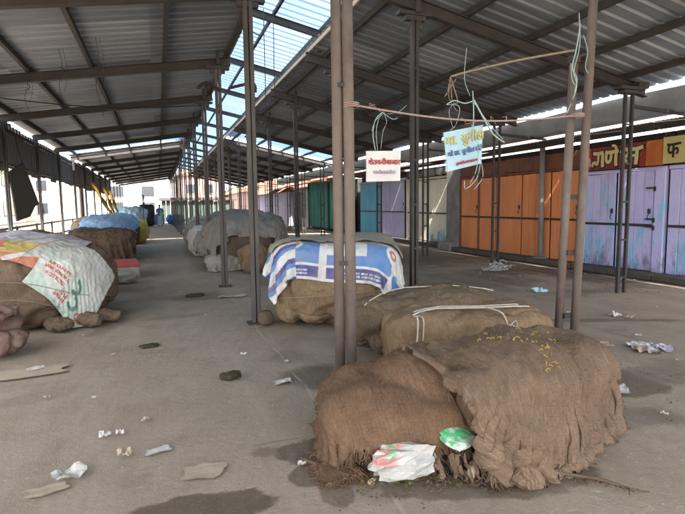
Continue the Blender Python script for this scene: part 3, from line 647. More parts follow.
# ------------------------------------------------------------------ ropes and hanging signs
def cord(name, pts, r, m, label, cat, n=6, extra=()):
    mb = MB(); mb.tube(pts, r, n)
    for e in extra: mb.tube(*e)
    return tag(obj(name, mb, m, smooth=True), label, cat)
rz_ = lambda t: 2.30-.09*math.sin(math.pi*t)+.05*t
rp = [Vector((1.5,3.93,0)).lerp(Vector((3.93,4.05,0)), i/14)+Vector((0,0,rz_(i/14))) for i in range(15)]
ro = MB(); ro.tube(rp, .0085, 6)
rng = random.Random(2)
for i in range(9):
    a = rng.choice(rp[1:-1]); L = rng.uniform(.03,.1); ro.tube([a, a+Vector((rng.uniform(-.05,.05),rng.uniform(-.02,.02),rng.uniform(-.03,.05))), a+Vector((rng.uniform(-.12,.12),rng.uniform(-.03,.03),rng.uniform(-.05,.04)))], .0025, 4)
for q in (rp[0],rp[-1]):
    for k in range(3): ro.tube([q+Vector((.062*math.cos(t_*.7),.062*math.sin(t_*.7),k*.014-.02)) for t_ in range(10)], .006, 5)
tag(obj('rope', ro, M['rope_pink'], smooth=True), 'thin faded pink rope strung between the two pipe pairs', 'rope')
# white sign
def sign(corners, name, label, m, th=.012):
    a, b, c, d = [Vector(q) for q in corners]     # top left, top right, bottom right, bottom left
    nrm = (b-a).cross(d-a).normalized(); nrm = nrm if nrm.y < 0 else -nrm
    loc = (c+d)/2; t = thing(name, loc, label, 'sign')
    mb = MB(); k = 6
    for i in range(k+1):
        for j in range(k+1):
            u, v = i/k, j/k; p = a.lerp(b,u).lerp(d.lerp(c,u),v) + nrm*.008*math.sin(u*3+v*2)
            mb.v += [p, p-nrm*th]
    idx = lambda i,j,s: (i*(k+1)+j)*2+s
    for i in range(k):
        for j in range(k):
            for s in (0,1): mb.f.append((idx(i,j,s),idx(i+1,j,s),idx(i+1,j+1,s),idx(i,j+1,s)))
    for i in range(k):
        for (p,q) in (((i,0),(i+1,0)),((i,k),(i+1,k)),((0,i),(0,i+1)),((k,i),(k,i+1))): mb.f.append((idx(*p,0),idx(*q,0),idx(*q,1),idx(*p,1)))
    obj('board', mb, m, t); return t, nrm
wc = [(1.665,4.02,1.945),(1.985,4.02,1.955),(1.99,4.03,1.70),(1.665,4.03,1.69)]
t, nr_ = sign(wc, 'hanging_sign', 'white hanging sign with red lettering, left on the rope', M['sign_white'])
cx = Vector((1.828,4.02,1.825))+nr_*.011; X = Vector((1,0,0)); Yv = Vector((0,0,1))
obj('lettering', text_mb('शेतकरीबाजार', .060, cx+Vector((0,0,.03)), (1,0,.02), (0,0,1)), M['ink_red'], t)
obj('lettering', text_mb('भाजीपालाकेंदर', .038, cx+Vector((0,0,-.055)), (1,0,.02), (0,0,1)), M['ink_lilac'], t)
cord('twine_tuft', [(1.74,4.0,1.95),(1.71,3.98,2.08),(1.73,3.97,2.2),(1.8,3.97,2.265)], 0.0043, M['rope_cyan'], 'loops of pale twine holding the white sign to the rope', 'twine', 5,
     [([(1.76,4.0,1.95),(1.735,3.97,2.1),(1.77,3.98,2.22),(1.82,3.98,2.26)],0.0029,5),([(1.79,4.0,1.96),(1.80,3.98,2.1),(1.83,3.97,2.18),(1.81,3.98,2.26)],0.0022,5),([(1.8,3.98,2.26),(1.88,3.97,2.21),(1.93,3.97,2.22)],0.0029,5),([(1.8,3.98,2.25),(1.72,3.96,2.18),(1.69,3.96,2.1)],0.0022,5),([(1.84,3.98,2.25),(1.94,3.98,2.27),(2.02,3.98,2.33)],0.0022,5)])
bc = [(2.43,4.06,2.13),(2.845,4.06,2.215),(2.845,4.07,1.865),(2.475,4.07,1.785)]
t, nr_ = sign(bc, 'hanging_sign', 'light blue hanging sign with yellow and dark lettering, tilted', M['sign_sky'])
cx = Vector((2.65,4.06,2.0))+nr_*.011
obj('lettering', text_mb('मा. सुनील', .115, cx+Vector((0,0,.085)), (1,0,.2), (0,0,1)), M['ink_yellow'], t)
obj('lettering', text_mb('मो.सा. सुनील शेटे', .060, cx+Vector((.0,0,-.03)), (1,0,.2), (0,0,1)), M['ink_blue'], t)
obj('lettering', text_mb('हामारेनगरचाकण', .038, cx+Vector((.02,0,-.125)), (1,0,.2), (0,0,1)), M['ink_red'], t)
cord('twine_tuft', [(2.42,4.0,2.36),(2.5,4.0,2.40),(2.6,3.99,2.38),(2.7,4.0,2.41)], 0.0058, M['rope_cyan'], 'pale blue green twine tangle above the tilted blue sign', 'twine', 5,
     [([(2.7,4.02,2.5),(2.7,4.0,2.3),(2.69,4.0,2.05)],0.0058,5),([(2.7,4.0,2.42),(2.8,3.99,2.26),(2.9,3.98,2.12),(3.02,3.98,2.05)],0.0079,5),([(2.7,4.0,2.4),(2.85,3.99,2.22),(3.0,3.98,2.08)],0.0043,5),
      ([(2.62,4.0,2.86),(2.6,4.0,2.6),(2.66,4.0,2.45)],0.0029,5),([(2.42,4.0,2.36),(2.55,4.0,2.35),(2.52,4.0,2.2),(2.46,4.0,2.14)],0.0029,5),([(2.5,4.0,2.38),(2.44,3.99,2.3),(2.49,4.0,2.16)],0.0022,5),
      ([(2.68,4.0,2.2),(2.75,4.0,2.0),(2.73,3.99,1.8),(2.66,3.98,1.68)],0.0036,5),([(2.80,4.03,1.86),(2.74,4.0,1.72),(2.62,3.99,1.63),(2.6,3.98,1.7)],0.0043,5),([(2.78,4.0,1.9),(2.8,3.99,1.74),(2.70,3.98,1.62)],0.0029,5)])
# jute knot and cord from the rafter to the short pipe
cord('jute_cord', [(3.92,4.1,2.98),(3.5,4.4,2.93),(3.1,4.7,2.86),(2.95,4.8,2.82)], .012, M['rope_tan'], 'frayed jute cord running down from the short pipe to a knot', 'cord', 6,
     [([(2.95,4.8,2.82),(2.96+.06*math.cos(i*1.3),4.8+.04*math.sin(i*2.1),2.82-.05*i),(2.94+.07*math.sin(i*1.7),4.79,2.70-.03*i)],0.0058,5) for i in range(6)]+[([(2.95,4.8,2.75),(2.93,4.8,2.62),(3.0,4.79,2.5),(3.03,4.79,2.47)],0.0043,5)])
cord('plastic_twine', [(3.88,4.02,3.3),(3.9,4.02,3.0),(3.82,4.0,2.75),(3.86,4.0,2.6),(3.75,4.0,2.35)], 0.0050, M['rope_cyan'], 'pale plastic twine hanging down beside the short pipe', 'twine', 5,
     [([(3.9,4.02,3.2),(3.84,4.0,2.95),(3.8,4.0,2.78),(3.86,4.0,2.68),(3.84,4.0,2.55)],0.0065,5),([(3.94,4.02,3.1),(3.98,4.0,2.95),(3.96,4.0,2.8),(4.0,4.0,2.74)],0.0043,5),([(3.78,4.0,2.82),(3.8,4.0,2.68),(3.84,4.0,2.62)],0.0043,5)])
# wires hanging below the left roof
for i, (x, y, L, lb) in enumerate(((-.72,8.2,1.1,'thin dark wire loop hanging from the left roof, nearest'),(-1.25,8.6,.9,'thin double wire dangling beside the foremost left rafter'),(-1.9,9.6,.75,'short dark wire hanging near the left eave'))):
    z = LZ(x)+.1
    cord('wire', [(x,y,z),(x+.03,y,z-L*.3),(x-.03,y+.02,z-L*.6),(x+.02,y,z-L*.85),(x+.05,y,z-L)], .0035, M['wire'], lb, 'wire', 4, [([(x,y,z-L*.3),(x+.06,y,z-L*.34),(x+.03,y,z-L*.42)],.006,4),([(x+.05,y+.03,z),(x+.09,y+.03,z-L*.4),(x+.03,y,z-L*.7)],.0025,4)])
cord('wire', [(-3.1,9.9,3.35),(-1,11.5,3.5),(1.1,12.9,3.9)], .01, M['wire'], 'long sagging cable under the left roof towards the aisle posts', 'wire', 4)
cord('wire', [(1.15,6.6,3.7),(1.5,7.6,3.95),(1.75,8.2,4.3)], .008, M['wire'], 'thin wires hanging from the blue roof strip beside the nearest aisle post', 'wire', 4, [([(1.6,7.8,4.4),(1.6,7.8,3.2),(1.58,7.8,2.6)],.006,4),([(1.75,7.8,4.4),(1.74,7.8,3.5),(1.75,7.8,3.0)],.006,4)])
ra = MB(); ra.tube([(1.12,9.5,3.55),(.9,9.3,3.62),(.72,9.2,3.5)],[.03]*20,6); ra.tube([(.9,9.3,3.6),(.86,9.28,3.45)],[.04]*9,6); ra.tube([(1.3,9.5,3.6),(1.75,9.7,3.75),(1.8,9.7,3.6)],[.03]*20,6)
tag(obj('rag', ra, M['dark_in'], smooth=True), 'dark rag tied around the aisle post below the roof', 'rag')
# hanging board at the left eave
bd = MB(); pts = [(-3.0,13.0,2.30),(-3.0,14.35,2.60),(-3.0,15.75,1.62),(-3.0,15.2,1.55),(-3.0,14.9,1.42),(-3.0,14.6,1.30),(-3.0,13.35,1.22)]
n = len(pts); bd.v = [Vector(p_) for p_ in pts]+[Vector(p_)+Vector((-.03,0,0)) for p_ in pts]
bd.f = [tuple(range(n)), tuple(range(2*n-1,n-1,-1))]+[(i,(i+1)%n,(i+1)%n+n,i+n) for i in range(n)]
t = tag(obj('hanging_board', bd, M['board_brown']), 'large dark brown sheet hanging askew from the left eave', 'board')
m = MB(); m.tube([(-3.02,14.35,2.58),(-3.08,14.35,2.8),(-3.14,14.35,3.2)],.012,5); obj('tie', m, M['steel'], t)
# ------------------------------------------------------------------ draped sheets: a small position-based cloth solver over rounded bundles
import numpy as np
class Blob:
    """rounded, lumpy bundle standing on the ground; used both as a mesh and as what the sheets fall on"""
    def __init__(s, c, half, h, rz=0, pw=4., amp=.03, fr=3., seed=0, crease=0.):
        s.c = np.array(c, float); s.hf = np.array([half[0], half[1], h/2]); s.rz = rz; s.pw = pw; s.amp = amp; s.crease = crease
        r = np.random.RandomState(seed+5); s.k = r.normal(0, fr, (9,3)); s.k[5:] *= 2.2; s.ph = r.uniform(0, 6.28, 9); s.aw = np.array([1]*5+[.45]*4)/3.
    def lumps(s, q): return s.amp*(np.sin(q@s.k.T+s.ph)*s.aw).sum(1)
    def loc(s, p):
        d = p-s.c; c, n = math.cos(s.rz), math.sin(s.rz)
        return np.stack([d[:,0]*c+d[:,1]*n, -d[:,0]*n+d[:,1]*c, d[:,2]-s.hf[2]], 1)
    def push(s, p, off):
        q = s.loc(p); n = q/s.hf; a = np.abs(n)+1e-9
        L = (a**s.pw).sum(1)**(1/s.pw); g = np.sign(n)*a**(s.pw-1)/s.hf*(L**(1-s.pw))[:,None]
        gl = np.linalg.norm(g, axis=1)+1e-9
        pen = off+s.lumps(q)-(L-1)/gl
        hit = (pen > 0) & (L > .02)
        if hit.any():
            v = g[hit]/gl[hit][:,None]*np.minimum(pen[hit], .05)[:,None]
            c, m = math.cos(s.rz), math.sin(s.rz)
            p[hit] += np.stack([v[:,0]*c-v[:,1]*m, v[:,0]*m+v[:,1]*c, v[:,2]], 1)
        return hit
    def mesh(s, mb, n=28):
        bm = bmesh.new(); bmesh.ops.create_cube(bm, size=2); bmesh.ops.subdivide_edges(bm, edges=bm.edges[:], cuts=n, use_grid_fill=True)
        bm.verts.index_update(); P = np.array([v.co[:] for v in bm.verts]); F_ = [[v.index for v in f.verts] for f in bm.faces]; bm.free()
        L = (np.abs(P)**s.pw).sum(1)**(1/s.pw); q = P/L[:,None]*s.hf
        nr = np.sign(P)*np.abs(P/L[:,None])**(s.pw-1)/s.hf; nr /= np.linalg.norm(nr, axis=1)[:,None]+1e-9
        d = s.lumps(q)
        if s.crease:
            d -= s.crease*np.array([max(0, 1-6*abs(noise.noise(Vector((a*1.8+s.ph[0]*3, b_*1.8, c_*1.8))))) + .5*max(0, 1-5*abs(noise.noise(Vector((a*4+9, b_*4, c_*4+s.ph[1]))))) + .28*max(0, 1-4*abs(noise.noise(Vector((a*9+3, b_*9, c_*6+s.ph[2]))))) for a, b_, c_ in q])
        q = q+nr*d[:,None]; q[:,2] = np.maximum(q[:,2]+s.hf[2], 0)
        c, m = math.cos(s.rz), math.sin(s.rz)
        mb.add([(s.c[0]+a*c-b_*m, s.c[1]+a*m+b_*c, s.c[2]+z) for a, b_, z in q], F_); return mb

def drape(center, size, res, blobs, rz=0., off=.012, gather=(1.,1.), steps=200, iters=7, bend=.15, rough=.02, fric=.95, seed=0, tilt=(0,0), warp=0.):
    nx, ny = res; rs = np.random.RandomState(seed)
    u, v = np.meshgrid(np.linspace(0,1,nx+1), np.linspace(0,1,ny+1), indexing='ij')
    X = (u-.5)*size[0]*gather[0]; Y = (v-.5)*size[1]*gather[1]
    if warp:
        X = X+warp*np.sin(v*5+seed)*.5; Y = Y+warp*np.sin(u*6+seed*2)*.5
    Z = np.zeros_like(X)
    for k in range(10):
        a, b_, p_ = rs.normal(0,7), rs.normal(0,7), rs.uniform(0,6.28); Z += rough*.4*np.sin(a*u*size[0]+b_*v*size[1]+p_)
    Z += X*tilt[0]+Y*tilt[1]
    c, s_ = math.cos(rz), math.sin(rz)
    P = np.stack([center[0]+X*c-Y*s_, center[1]+X*s_+Y*c, center[2]+Z], -1); O = P.copy()
    dx, dy = size[0]/nx, size[1]/ny; dd = math.hypot(dx, dy)
    def solve(A, B, rest, k):
        d = B-A; L = np.sqrt((d*d).sum(-1, keepdims=True))+1e-9
        d *= (k*.5*(L-rest)/L); A += d; B -= d
    def solve_min(A, B, rest, k):
        d = B-A; L = np.sqrt((d*d).sum(-1, keepdims=True))+1e-9
        d *= (k*.5*np.minimum(L-rest, 0)/L); A += d; B -= d
    def solve_max(A, B, rest):
        if not A.size: return
        d = B-A; L = np.sqrt((d*d).sum(-1, keepdims=True))+1e-9
        d *= (.5*np.maximum(L-rest, 0)/L); A += d; B -= d
    G = -9.8*(1/60.)**2
    for st in range(steps):
        V = (P-O)*.965; V = np.clip(V, -.03, .03); O = P.copy(); P = P+V; P[...,2] += G
        for it in range(iters):
            for s0 in (0,1):
                solve(P[s0:nx:2], P[s0+1:nx+1:2], dx, 1.)
                solve(P[:,s0:ny:2], P[:,s0+1:ny+1:2], dy, 1.)
                solve(P[s0:nx:2,:-1], P[s0+1:nx+1:2,1:], dd, .35); solve(P[s0:nx:2,1:], P[s0+1:nx+1:2,:-1], dd, .35)
            if it % 2 == 0:
                for K in (8, 4):
                    for s0 in range(2*K):
                        a = P[s0:nx+1-K:2*K]; solve_max(a, P[s0+K:nx+1:2*K][:len(a)], K*dx)
                        a = P[:,s0:ny+1-K:2*K]; solve_max(a, P[:,s0+K:ny+1:2*K][:,:a.shape[1]], K*dy)
            for s0 in range(4):
                a = P[s0:nx-1:4]; b_ = P[s0+2:nx+1:4]; solve_min(a, b_, 2*dx, bend)
                a = P[:,s0:ny-1:4]; b_ = P[:,s0+2:ny+1:4]; solve_min(a, b_, 2*dy, bend)
        f = P.reshape(-1,3); o_ = O.reshape(-1,3); hit = np.zeros(len(f), bool)
        for b in blobs: hit |= b.push(f, off)
        low = f[:,2] < .006; f[low,2] = .006; hit |= low
        o_[hit] += (f[hit]-o_[hit])*fric
        P = f.reshape(P.shape); O = o_.reshape(P.shape)
    return P, size
def finish(D, name, m, label, cat, parent=None, sub=1, thick=.006, paint=None, fringe=None, crumple=0., cfr=14., group=None, keep=None, fuzz=0, folds=(), roll=None):
    """smooth, give thickness, print colours in cloth coordinates, tatter the edges"""
    P, size = D; nx, ny = P.shape[0]-1, P.shape[1]-1
    fs = []
    for i in range(nx):
        for j in range(ny):
            if keep and not keep((i+.5)/nx, (j+.5)/ny): continue
            fs.append((i*(ny+1)+j, (i+1)*(ny+1)+j, (i+1)*(ny+1)+j+1, i*(ny+1)+j+1))
    used = sorted({i for f in fs for i in f}); mp = {a: k for k, a in enumerate(used)}
    flat = P.reshape(-1,3)
    me = bpy.data.meshes.new('sheet'); me.from_pydata([flat[a] for a in used], [], [tuple(mp[i] for i in f) for f in fs]); me.update()
    uv = me.uv_layers.new(name='UVMap'); uvs = [(a//(ny+1)/nx*size[0], a%(ny+1)/ny*size[1]) for a in used]
    for l in me.loops: uv.data[l.index].uv = uvs[l.vertex_index]
    o = bpy.data.objects.new('sheet', me); COL.objects.link(o)
    if sub:
        sm = o.modifiers.new('s', 'SUBSURF'); sm.levels = sub; sm.render_levels = sub
        dg = bpy.context.evaluated_depsgraph_get(); me2 = bpy.data.meshes.new_from_object(o.evaluated_get(dg)); o.modifiers.clear(); o.data = me2; me = me2
    uvl = me.uv_layers[0].data; vuv = {}
    for l in me.loops: vuv[l.vertex_index] = tuple(uvl[l.index].uv)
    P = [v.co.copy() for v in me.vertices]; Nn = [v.normal.copy() for v in me.vertices]
    if Nn and sum(n_.z for n_ in Nn) < 0: Nn = [-n_ for n_ in Nn]
    if crumple:
        for i, p in enumerate(P):
            u, v = vuv[i]; q = Vector((u*cfr*.5, v*cfr*.5, 3.3+cfr))
            P[i] = p + Nn[i]*crumple*((1-2*abs(noise.noise(q)))*.7+.5*(1-2*abs(noise.noise(q*2.3)))+.5*noise.noise(q*5)-.3)
    for (amp, fu, fv, ang, sd_) in folds:
        ca_, sa_ = math.cos(ang), math.sin(ang)
        for i in range(len(P)):
            u, v = vuv[i]; wx = .25*noise.noise(Vector((u*2.2, v*2.2, sd_+4.))); a_ = u*ca_+v*sa_+wx; b_ = -u*sa_+v*ca_
            n0 = noise.noise(Vector((a_*fu, b_*fv, sd_))); n1 = noise.noise(Vector((a_*fu*2.1+3, b_*fv*1.7, sd_)))
            top = max(0., min(1., (Nn[i].z-.2)*1.3))
            P[i] = P[i]+Nn[i]*amp*(1-.45*top)*((1-abs(n0)*2.6)*.75+(1-abs(n1)*2.4)*.3)
    if roll:
        for i in range(len(P)):
            u, v = vuv[i]; t = roll(u, v)
            if 0 <= t < 1: P[i] = P[i]+Nn[i]*.03*math.sin(math.pi*min(1,t**.5))
    mb = MB(); n = len(P); ec = {}
    for p_ in me.polygons:
        for k in p_.edge_keys: ec[k] = ec.get(k, 0)+1
    be = [k for k, c in ec.items() if c == 1]
    for p in P: p.z = max(p.z, .005)
    mb.v = [p+nn*thick*.5 for p, nn in zip(P, Nn)]+[p-nn*thick*.5 for p, nn in zip(P, Nn)]
    uvv = [vuv[i] for i in range(n)]*2
    for p_ in me.polygons:
        vs = tuple(p_.vertices); mb.f.append(vs); mb.f.append(tuple(i+n for i in reversed(vs)))
    for a, b in be: mb.f.append((a, b, b+n, a+n))
    if fringe:
        rng = random.Random(fringe.get('seed', 1)); cen = sum(P, Vector())/n
        for a, b in be:
            for _ in range(fringe.get('n', 2)):
                if rng.random() > fringe.get('p', .7): continue
                if 'where' in fringe and not fringe['where'](*vuv[a]): continue
                p = P[a].lerp(P[b], rng.random()); L = rng.uniform(*fringe.get('len', (.02, .09)))
                L *= .5+1.2*max(0, noise.noise(p*9)+.5)
                od = (p-cen); od.z = 0; od.normalize()
                q1 = p+Vector((rng.uniform(-.3,.3)*L, rng.uniform(-.3,.3)*L, -L*.6))+od*L*.15; q2 = p+Vector((rng.uniform(-.5,.5)*L, rng.uniform(-.5,.5)*L, -L))+od*L*.35
                q1.z = max(q1.z, .007); q2.z = max(q2.z, .005)
                o0 = len(mb.v); mb.tube([p, q1, q2], [.004,.0038,.0035,.003,.0025,.0025,.002,.002,.002,.0015,.001], 3); uvv += [uvv[a]]*(len(mb.v)-o0)
    rng = random.Random(77)
    for _ in range(fuzz):
        i = rng.randrange(n); p = P[i]; d = Vector((rng.gauss(0,1),rng.gauss(0,1),rng.gauss(0,.6))).normalized(); L = rng.uniform(.006,.028)
        if Nn[i].z < -.2: continue
        o0 = len(mb.v); q = p+Nn[i]*.008+d*L*.5; r_ = p+d*L+Nn[i]*rng.uniform(.0,.016); w_ = Nn[i].cross(d).normalized()*.0011
        b0 = p+Nn[i]*.002
        mb.add([b0-w_, b0+w_, q+w_, q-w_, r_], [(0,1,2,3),(3,2,4)]); uvv += [vuv[i]]*5
    xs = [v.x for v in mb.v]; ys = [v.y for v in mb.v]
    loc = Vector(((min(xs)+max(xs))/2, (min(ys)+max(ys))/2, min(v.z for v in mb.v)))
    org = ORG[parent.name] if parent else loc
    nm = bpy.data.meshes.new(name); nm.from_pydata([v-org for v in mb.v], [], mb.f); nm.update()
    uv = nm.uv_layers.new(name='UVMap')
    for l in nm.loops: uv.data[l.index].uv = uvv[l.vertex_index]
    if paint:
        ca = nm.color_attributes.new('Col', 'FLOAT_COLOR', 'POINT')
        for i in range(len(mb.v)): ca.data[i].color = (*paint(*uvv[i]), 1)
    nm.materials.append(m); nm.polygons.foreach_set('use_smooth', [True]*len(nm.polygons))
    bpy.data.objects.remove(o)
    o = bpy.data.objects.new(name, nm); COL.objects.link(o); ORG[o.name] = org
    if parent: o.parent = parent
    else: o.location = loc; tag(o, label, cat, group)
    return o

# --- bundles ------------------------------------------------------------------
def bundle(c, label, blobs, m, part='sacking', n=28):
    t = thing('covered_bundle', (c[0], c[1], 0), label, 'bundle')
    for b in blobs: obj(part, b.mesh(MB(), n), m, t, True)
    return t
B1 = [Blob((1.40,2.80,0),(.52,.40),.43,R(-16),2.5,.035,5,1,.02), Blob((2.14,2.72,0),(.64,.44),.59,R(13),3.0,.05,5,2,.02), Blob((1.74,2.84,0),(.54,.40),.56,R(-6),2.3,.03,5,3,.02)]
bundle((1.7,2.8), 'low heap of goods packed in brown sacking at the foremost right', B1, M['burlap_red'])
B2 = [Blob((2.66,4.10,0),(.76,.40),.53,R(-13),5.5,.03,3.,5,.03)]
k2b = Blob((2.56,4.56,0),(.92,.50),.63,R(-11),2.8,.06,3.2,6,.05)
b2 = bundle((2.6,4.3), 'flat topped tan bundle tied with white cord between the two pipe pairs', B2, M['burlap_tan'], n=64)
obj('top_cloth', k2b.mesh(MB(), 64), M['burlap_dusty'], b2, True); B2.append(k2b)
B3 = [Blob((2.25,6.52,0),(.80,.88),1.02,R(-21),5.5,.04,3.,8,.06)]
b3 = bundle((2.42,6.98), 'tall tan sacking bundle standing under the blue and white printed sheet', B3, M['burlap_tan'], n=64)
B4 = [Blob((-2.05,8.15,-.12),(1.46,1.30),1.27,R(4),2.8,.06,2.6,11,.06)]
b4 = bundle((-2.05,8.15), 'large dusty brown bundle bound with strings at the left picture edge', B4, M['burlap_dusty'], n=64)
B5 = [Blob((-1.58,16.6,0),(.92,1.1),.86,0,4.5,.06,2.,13,.05), Blob((-1.55,19.2,0),(.90,2.2),1.22,0,2.6,.09,2.,14,.05)]
b5 = bundle((-1.62,18.4), 'dark brown bundle under the blue tarpaulin beside the aisle', B5, M['burlap_dark'], n=36)
B6 = [Blob((2.12,13.7,0),(.88,1.7),1.20,R(-4),4.2,.07,2.,15)]
b6 = bundle((2.12,13.7), 'long low stack of goods under the grey tarpaulin behind the aisle posts', B6, M['burlap_dark'], 'goods')
# --- sheets -------------------------------------------------------------------
finish(drape((1.29,2.76,.66),(1.24,1.06),(76,62),B1,R(-12),.014,(.93,.95),rough=.05,seed=1,warp=.05,bend=.08), 'burlap_cover', M['burlap_red'],
       'smooth reddish brown burlap cover with a frayed hem, left half of the foremost heap', 'burlap cover', fringe=dict(n=4,p=.85,len=(.03,.10),seed=3), crumple=.004, cfr=9, thick=.007, fuzz=3000,
       folds=((.022,3.,.8,.5,1.),(.010,7,.9,.2,3.)), keep=lambda u,v: u > .05+.10*max(0,1-abs(v-.0)*4)*0+.02*noise.noise(Vector((v*20,3,0))) and v > .07+.22*max(0,min(1,(u-.24)*9))-.04*max(0,(u-.5)*4)+.015*noise.noise(Vector((u*30,0,0))))
S2 = finish(drape((2.18,2.56,.80),(1.58,1.50),(92,88),B1,R(9),.036,(.86,.95),rough=.09,seed=7,bend=.04,warp=.14,steps=240), 'burlap_cover', M['burlap_grey'],
       'loose greyish brown burlap cover trailing to the ground, right half of the foremost heap', 'burlap cover', fringe=dict(n=4,p=.85,len=(.02,.08),seed=5,where=lambda u,v: u > .12 or v < .1), crumple=.006, cfr=12, thick=.007, fuzz=5500,
       folds=((.060,2.1,.35,.38,11.),(.034,4.4,.45,-.26,15.),(.010,9.,.8,.1,19.)), roll=lambda u,v: u/.13,
       keep=lambda u,v: v > .0+.16*max(0,min(1,(u-.45)*6))+.03*noise.noise(Vector((u*9,0,3))) and u > .03*noise.noise(Vector((v*9,5,3))) and u < .97+.03*noise.noise(Vector((v*11,2,3))))
from mathutils.bvhtree import BVHTree
S2_BVH = BVHTree.FromPolygons([S2.matrix_basis @ v.co for v in S2.data.vertices], [tuple(p.vertices) for p in S2.data.polygons])
def paint3(u, v):      # u 0..2.75 along the front, v 0..2.45 from the front edge
    W, B, D = (.62,.62,.60), (.07,.20,.46), (.045,.045,.22)
    c = W; e = min(v, 2.26-v)
    if e < .035: c = W
    elif e < .17: c = D
    elif e < .20: c = W
    elif e < .32: c = B
    elif e < .42: c = W if (u*1.1) % 1 < .62 else B
    elif e < .54: c = (.52,.52,.50) if (u*1.1) % 1 < .62 else B
    else: c = (.5,.5,.48)
    if .06 < e < .14 and (u*1.1) % 1 > .30 and (u*1.1) % 1 < .85:       # two lines of small white print
        row = int((e-.06)/.04); q = (u*58+row*.3) % 1
        if ((e-.06) % .04) < .022 and q < .6 and noise.noise(Vector((u*30,row*3.1,0))) > -.3: c = W
    if (u*1.1) % 1 < .10: c = W
    for cu in (.60, 1.8):
        d = math.hypot(u-cu, e-.46)
        if .06 < d < .10: c = W
        elif d < .06: c = (.42,.16,.10) if d > .025 else W
    k = min(u, 2.26-u)
    if k < .62 and u < 1:                     # striped left end
        s = (v*4.6+.15*math.sin(k*7)) % 1; c = W if s < .5 else B if s < .74 else D
    return c
finish(drape((2.25,6.45,1.10),(2.26,2.26),(72,72),B3,R(-21),.02,(.97,.97),rough=.02,seed=3,bend=.3), 'printed_sheet', M['printed'],
       'blue and white printed plastic sheet around the tall middle bundle', 'plastic sheet', sub=2, paint=paint3, crumple=.012, cfr=8, thick=.004)
finish(drape((2.28,6.60,1.16),(1.76,1.70),(58,56),B3,R(-20),.05,(.93,.93),rough=.05,seed=8,bend=.12,warp=.08), 'tarpaulin', M['tarp_top'],
       'dusty tan tarpaulin lying on top of the blue and white sheet', 'tarpaulin', crumple=.016, cfr=8)
def paint4(u, v):      # strip over the big left bundle: red, orange-yellow, white, grey-lilac at the back
    if v > .66: return (.42,.41,.46)
    if v > .60: return (.6,.6,.58)
    c = (.52,.16,.08) if v < .16 and u < 2.2 else (.58,.44,.10) if u > 1.75 else (.55,.2,.12) if u > 1.45 else (.56,.5,.42) if (u*1.3)%1 < .6 else (.5,.18,.1)
    if noise.noise(Vector((u*3,v*4,2))) > .3: c = (.6,.58,.54)
    return c
finish(drape((-2.18,7.75,1.3),(2.6,1.35),(78,42),B4,R(-6),.02,(.97,.97),seed=4,bend=.3,rough=.03), 'printed_sheet', M['printed'],
       'red, yellow and grey lilac sheet strip lying over the big left bundle', 'plastic sheet', sub=2, paint=paint4, crumple=.014, cfr=7, thick=.004)
def paint8(u, v):      # woven rice bag: white, faint green panel, green numeral, red print, red oval
    u *= 1.12; v *= 1.06/.94
    c = (.58,.62,.56)
    if noise.noise(Vector((u*2.2,v*2.2,5))) > .1: c = (.46,.55,.48)
    if v < .05 or u > 1.08: c = (.42,.52,.44)
    if v > .62: c = (.47,.48,.44)
    g_ = (.03,.24,.17); rd = (.52,.09,.08)
    d = math.hypot(u-.62, v-.40); a = math.atan2(v-.40, u-.62)
    if .05 < d < .105 and not (1.9 < a or a < -2.0): c = g_
    d = math.hypot(u-.70, v-.22); a = math.atan2(v-.22, u-.70)
    if .05 < d < .105 and not (1.9 < a or a < -2.6): c = g_
    for row, (cy, x0_, x1_) in enumerate(((.44,.12,.46),(.36,.10,.48),(.28,.14,.44),(.12,.38,.58),(.19,.44,.58))):
        if abs(v-cy) < .026 and x0_ < u < x1_ and noise.noise(Vector((u*52, row*7.3, v*55))) > -.12: c = rd
    e = ((u-.93)/.11)**2+((v-.14)/.065)**2
    if e < 1: c = rd if (e > .62 or abs(v-.14) > .02 or noise.noise(Vector((u*60,0,1))) < 0) else (.6,.58,.54)
    return c
finish(drape((-1.16,7.36,1.25),(1.0,.94),(52,50),B4,R(-10),.035,(1,1),seed=9,bend=.3,rough=.02), 'printed_sheet', M['printed'],
       'white rice bag sheet with green numeral and red print at the big left bundle', 'plastic sheet', sub=2, paint=paint8, crumple=.012, cfr=9, thick=.004)
finish(drape((-1.56,18.6,1.4),(1.85,4.8),(36,96),B5,0,.06,(.93,.95),seed=5,rough=.08,warp=.2,bend=.1), 'tarpaulin', M['tarp_blue'],
       'faded blue tarpaulin lying on the dark brown bundle left of the aisle', 'tarpaulin', crumple=.05, cfr=5)
finish(drape((-1.60,15.65,1.1),(2.3,1.5),(60,44),B5,0,.03,(.8,.95),seed=15,rough=.08,warp=.2,bend=.05), 'burlap_cover', M['burlap_dark'],
       'ragged dark brown cloth hanging over the front of the blue tarpaulin bundle', 'burlap cover', crumple=.03, cfr=6, fringe=dict(n=2,p=.6,len=(.05,.2),seed=8))
finish(drape((2.12,13.7,1.3),(2.6,4.0),(56,80),B6,R(-4),.03,(.93,.95),seed=6,rough=.08,warp=.2,bend=.1), 'tarpaulin', M['tarp_grey'],
       'wrinkled grey tarpaulin hanging over the long low stack behind the aisle posts', 'tarpaulin', crumple=.04, cfr=5, folds=((.09,1.6,.7,.6,21.),(.05,3,1.,-.3,22.)))
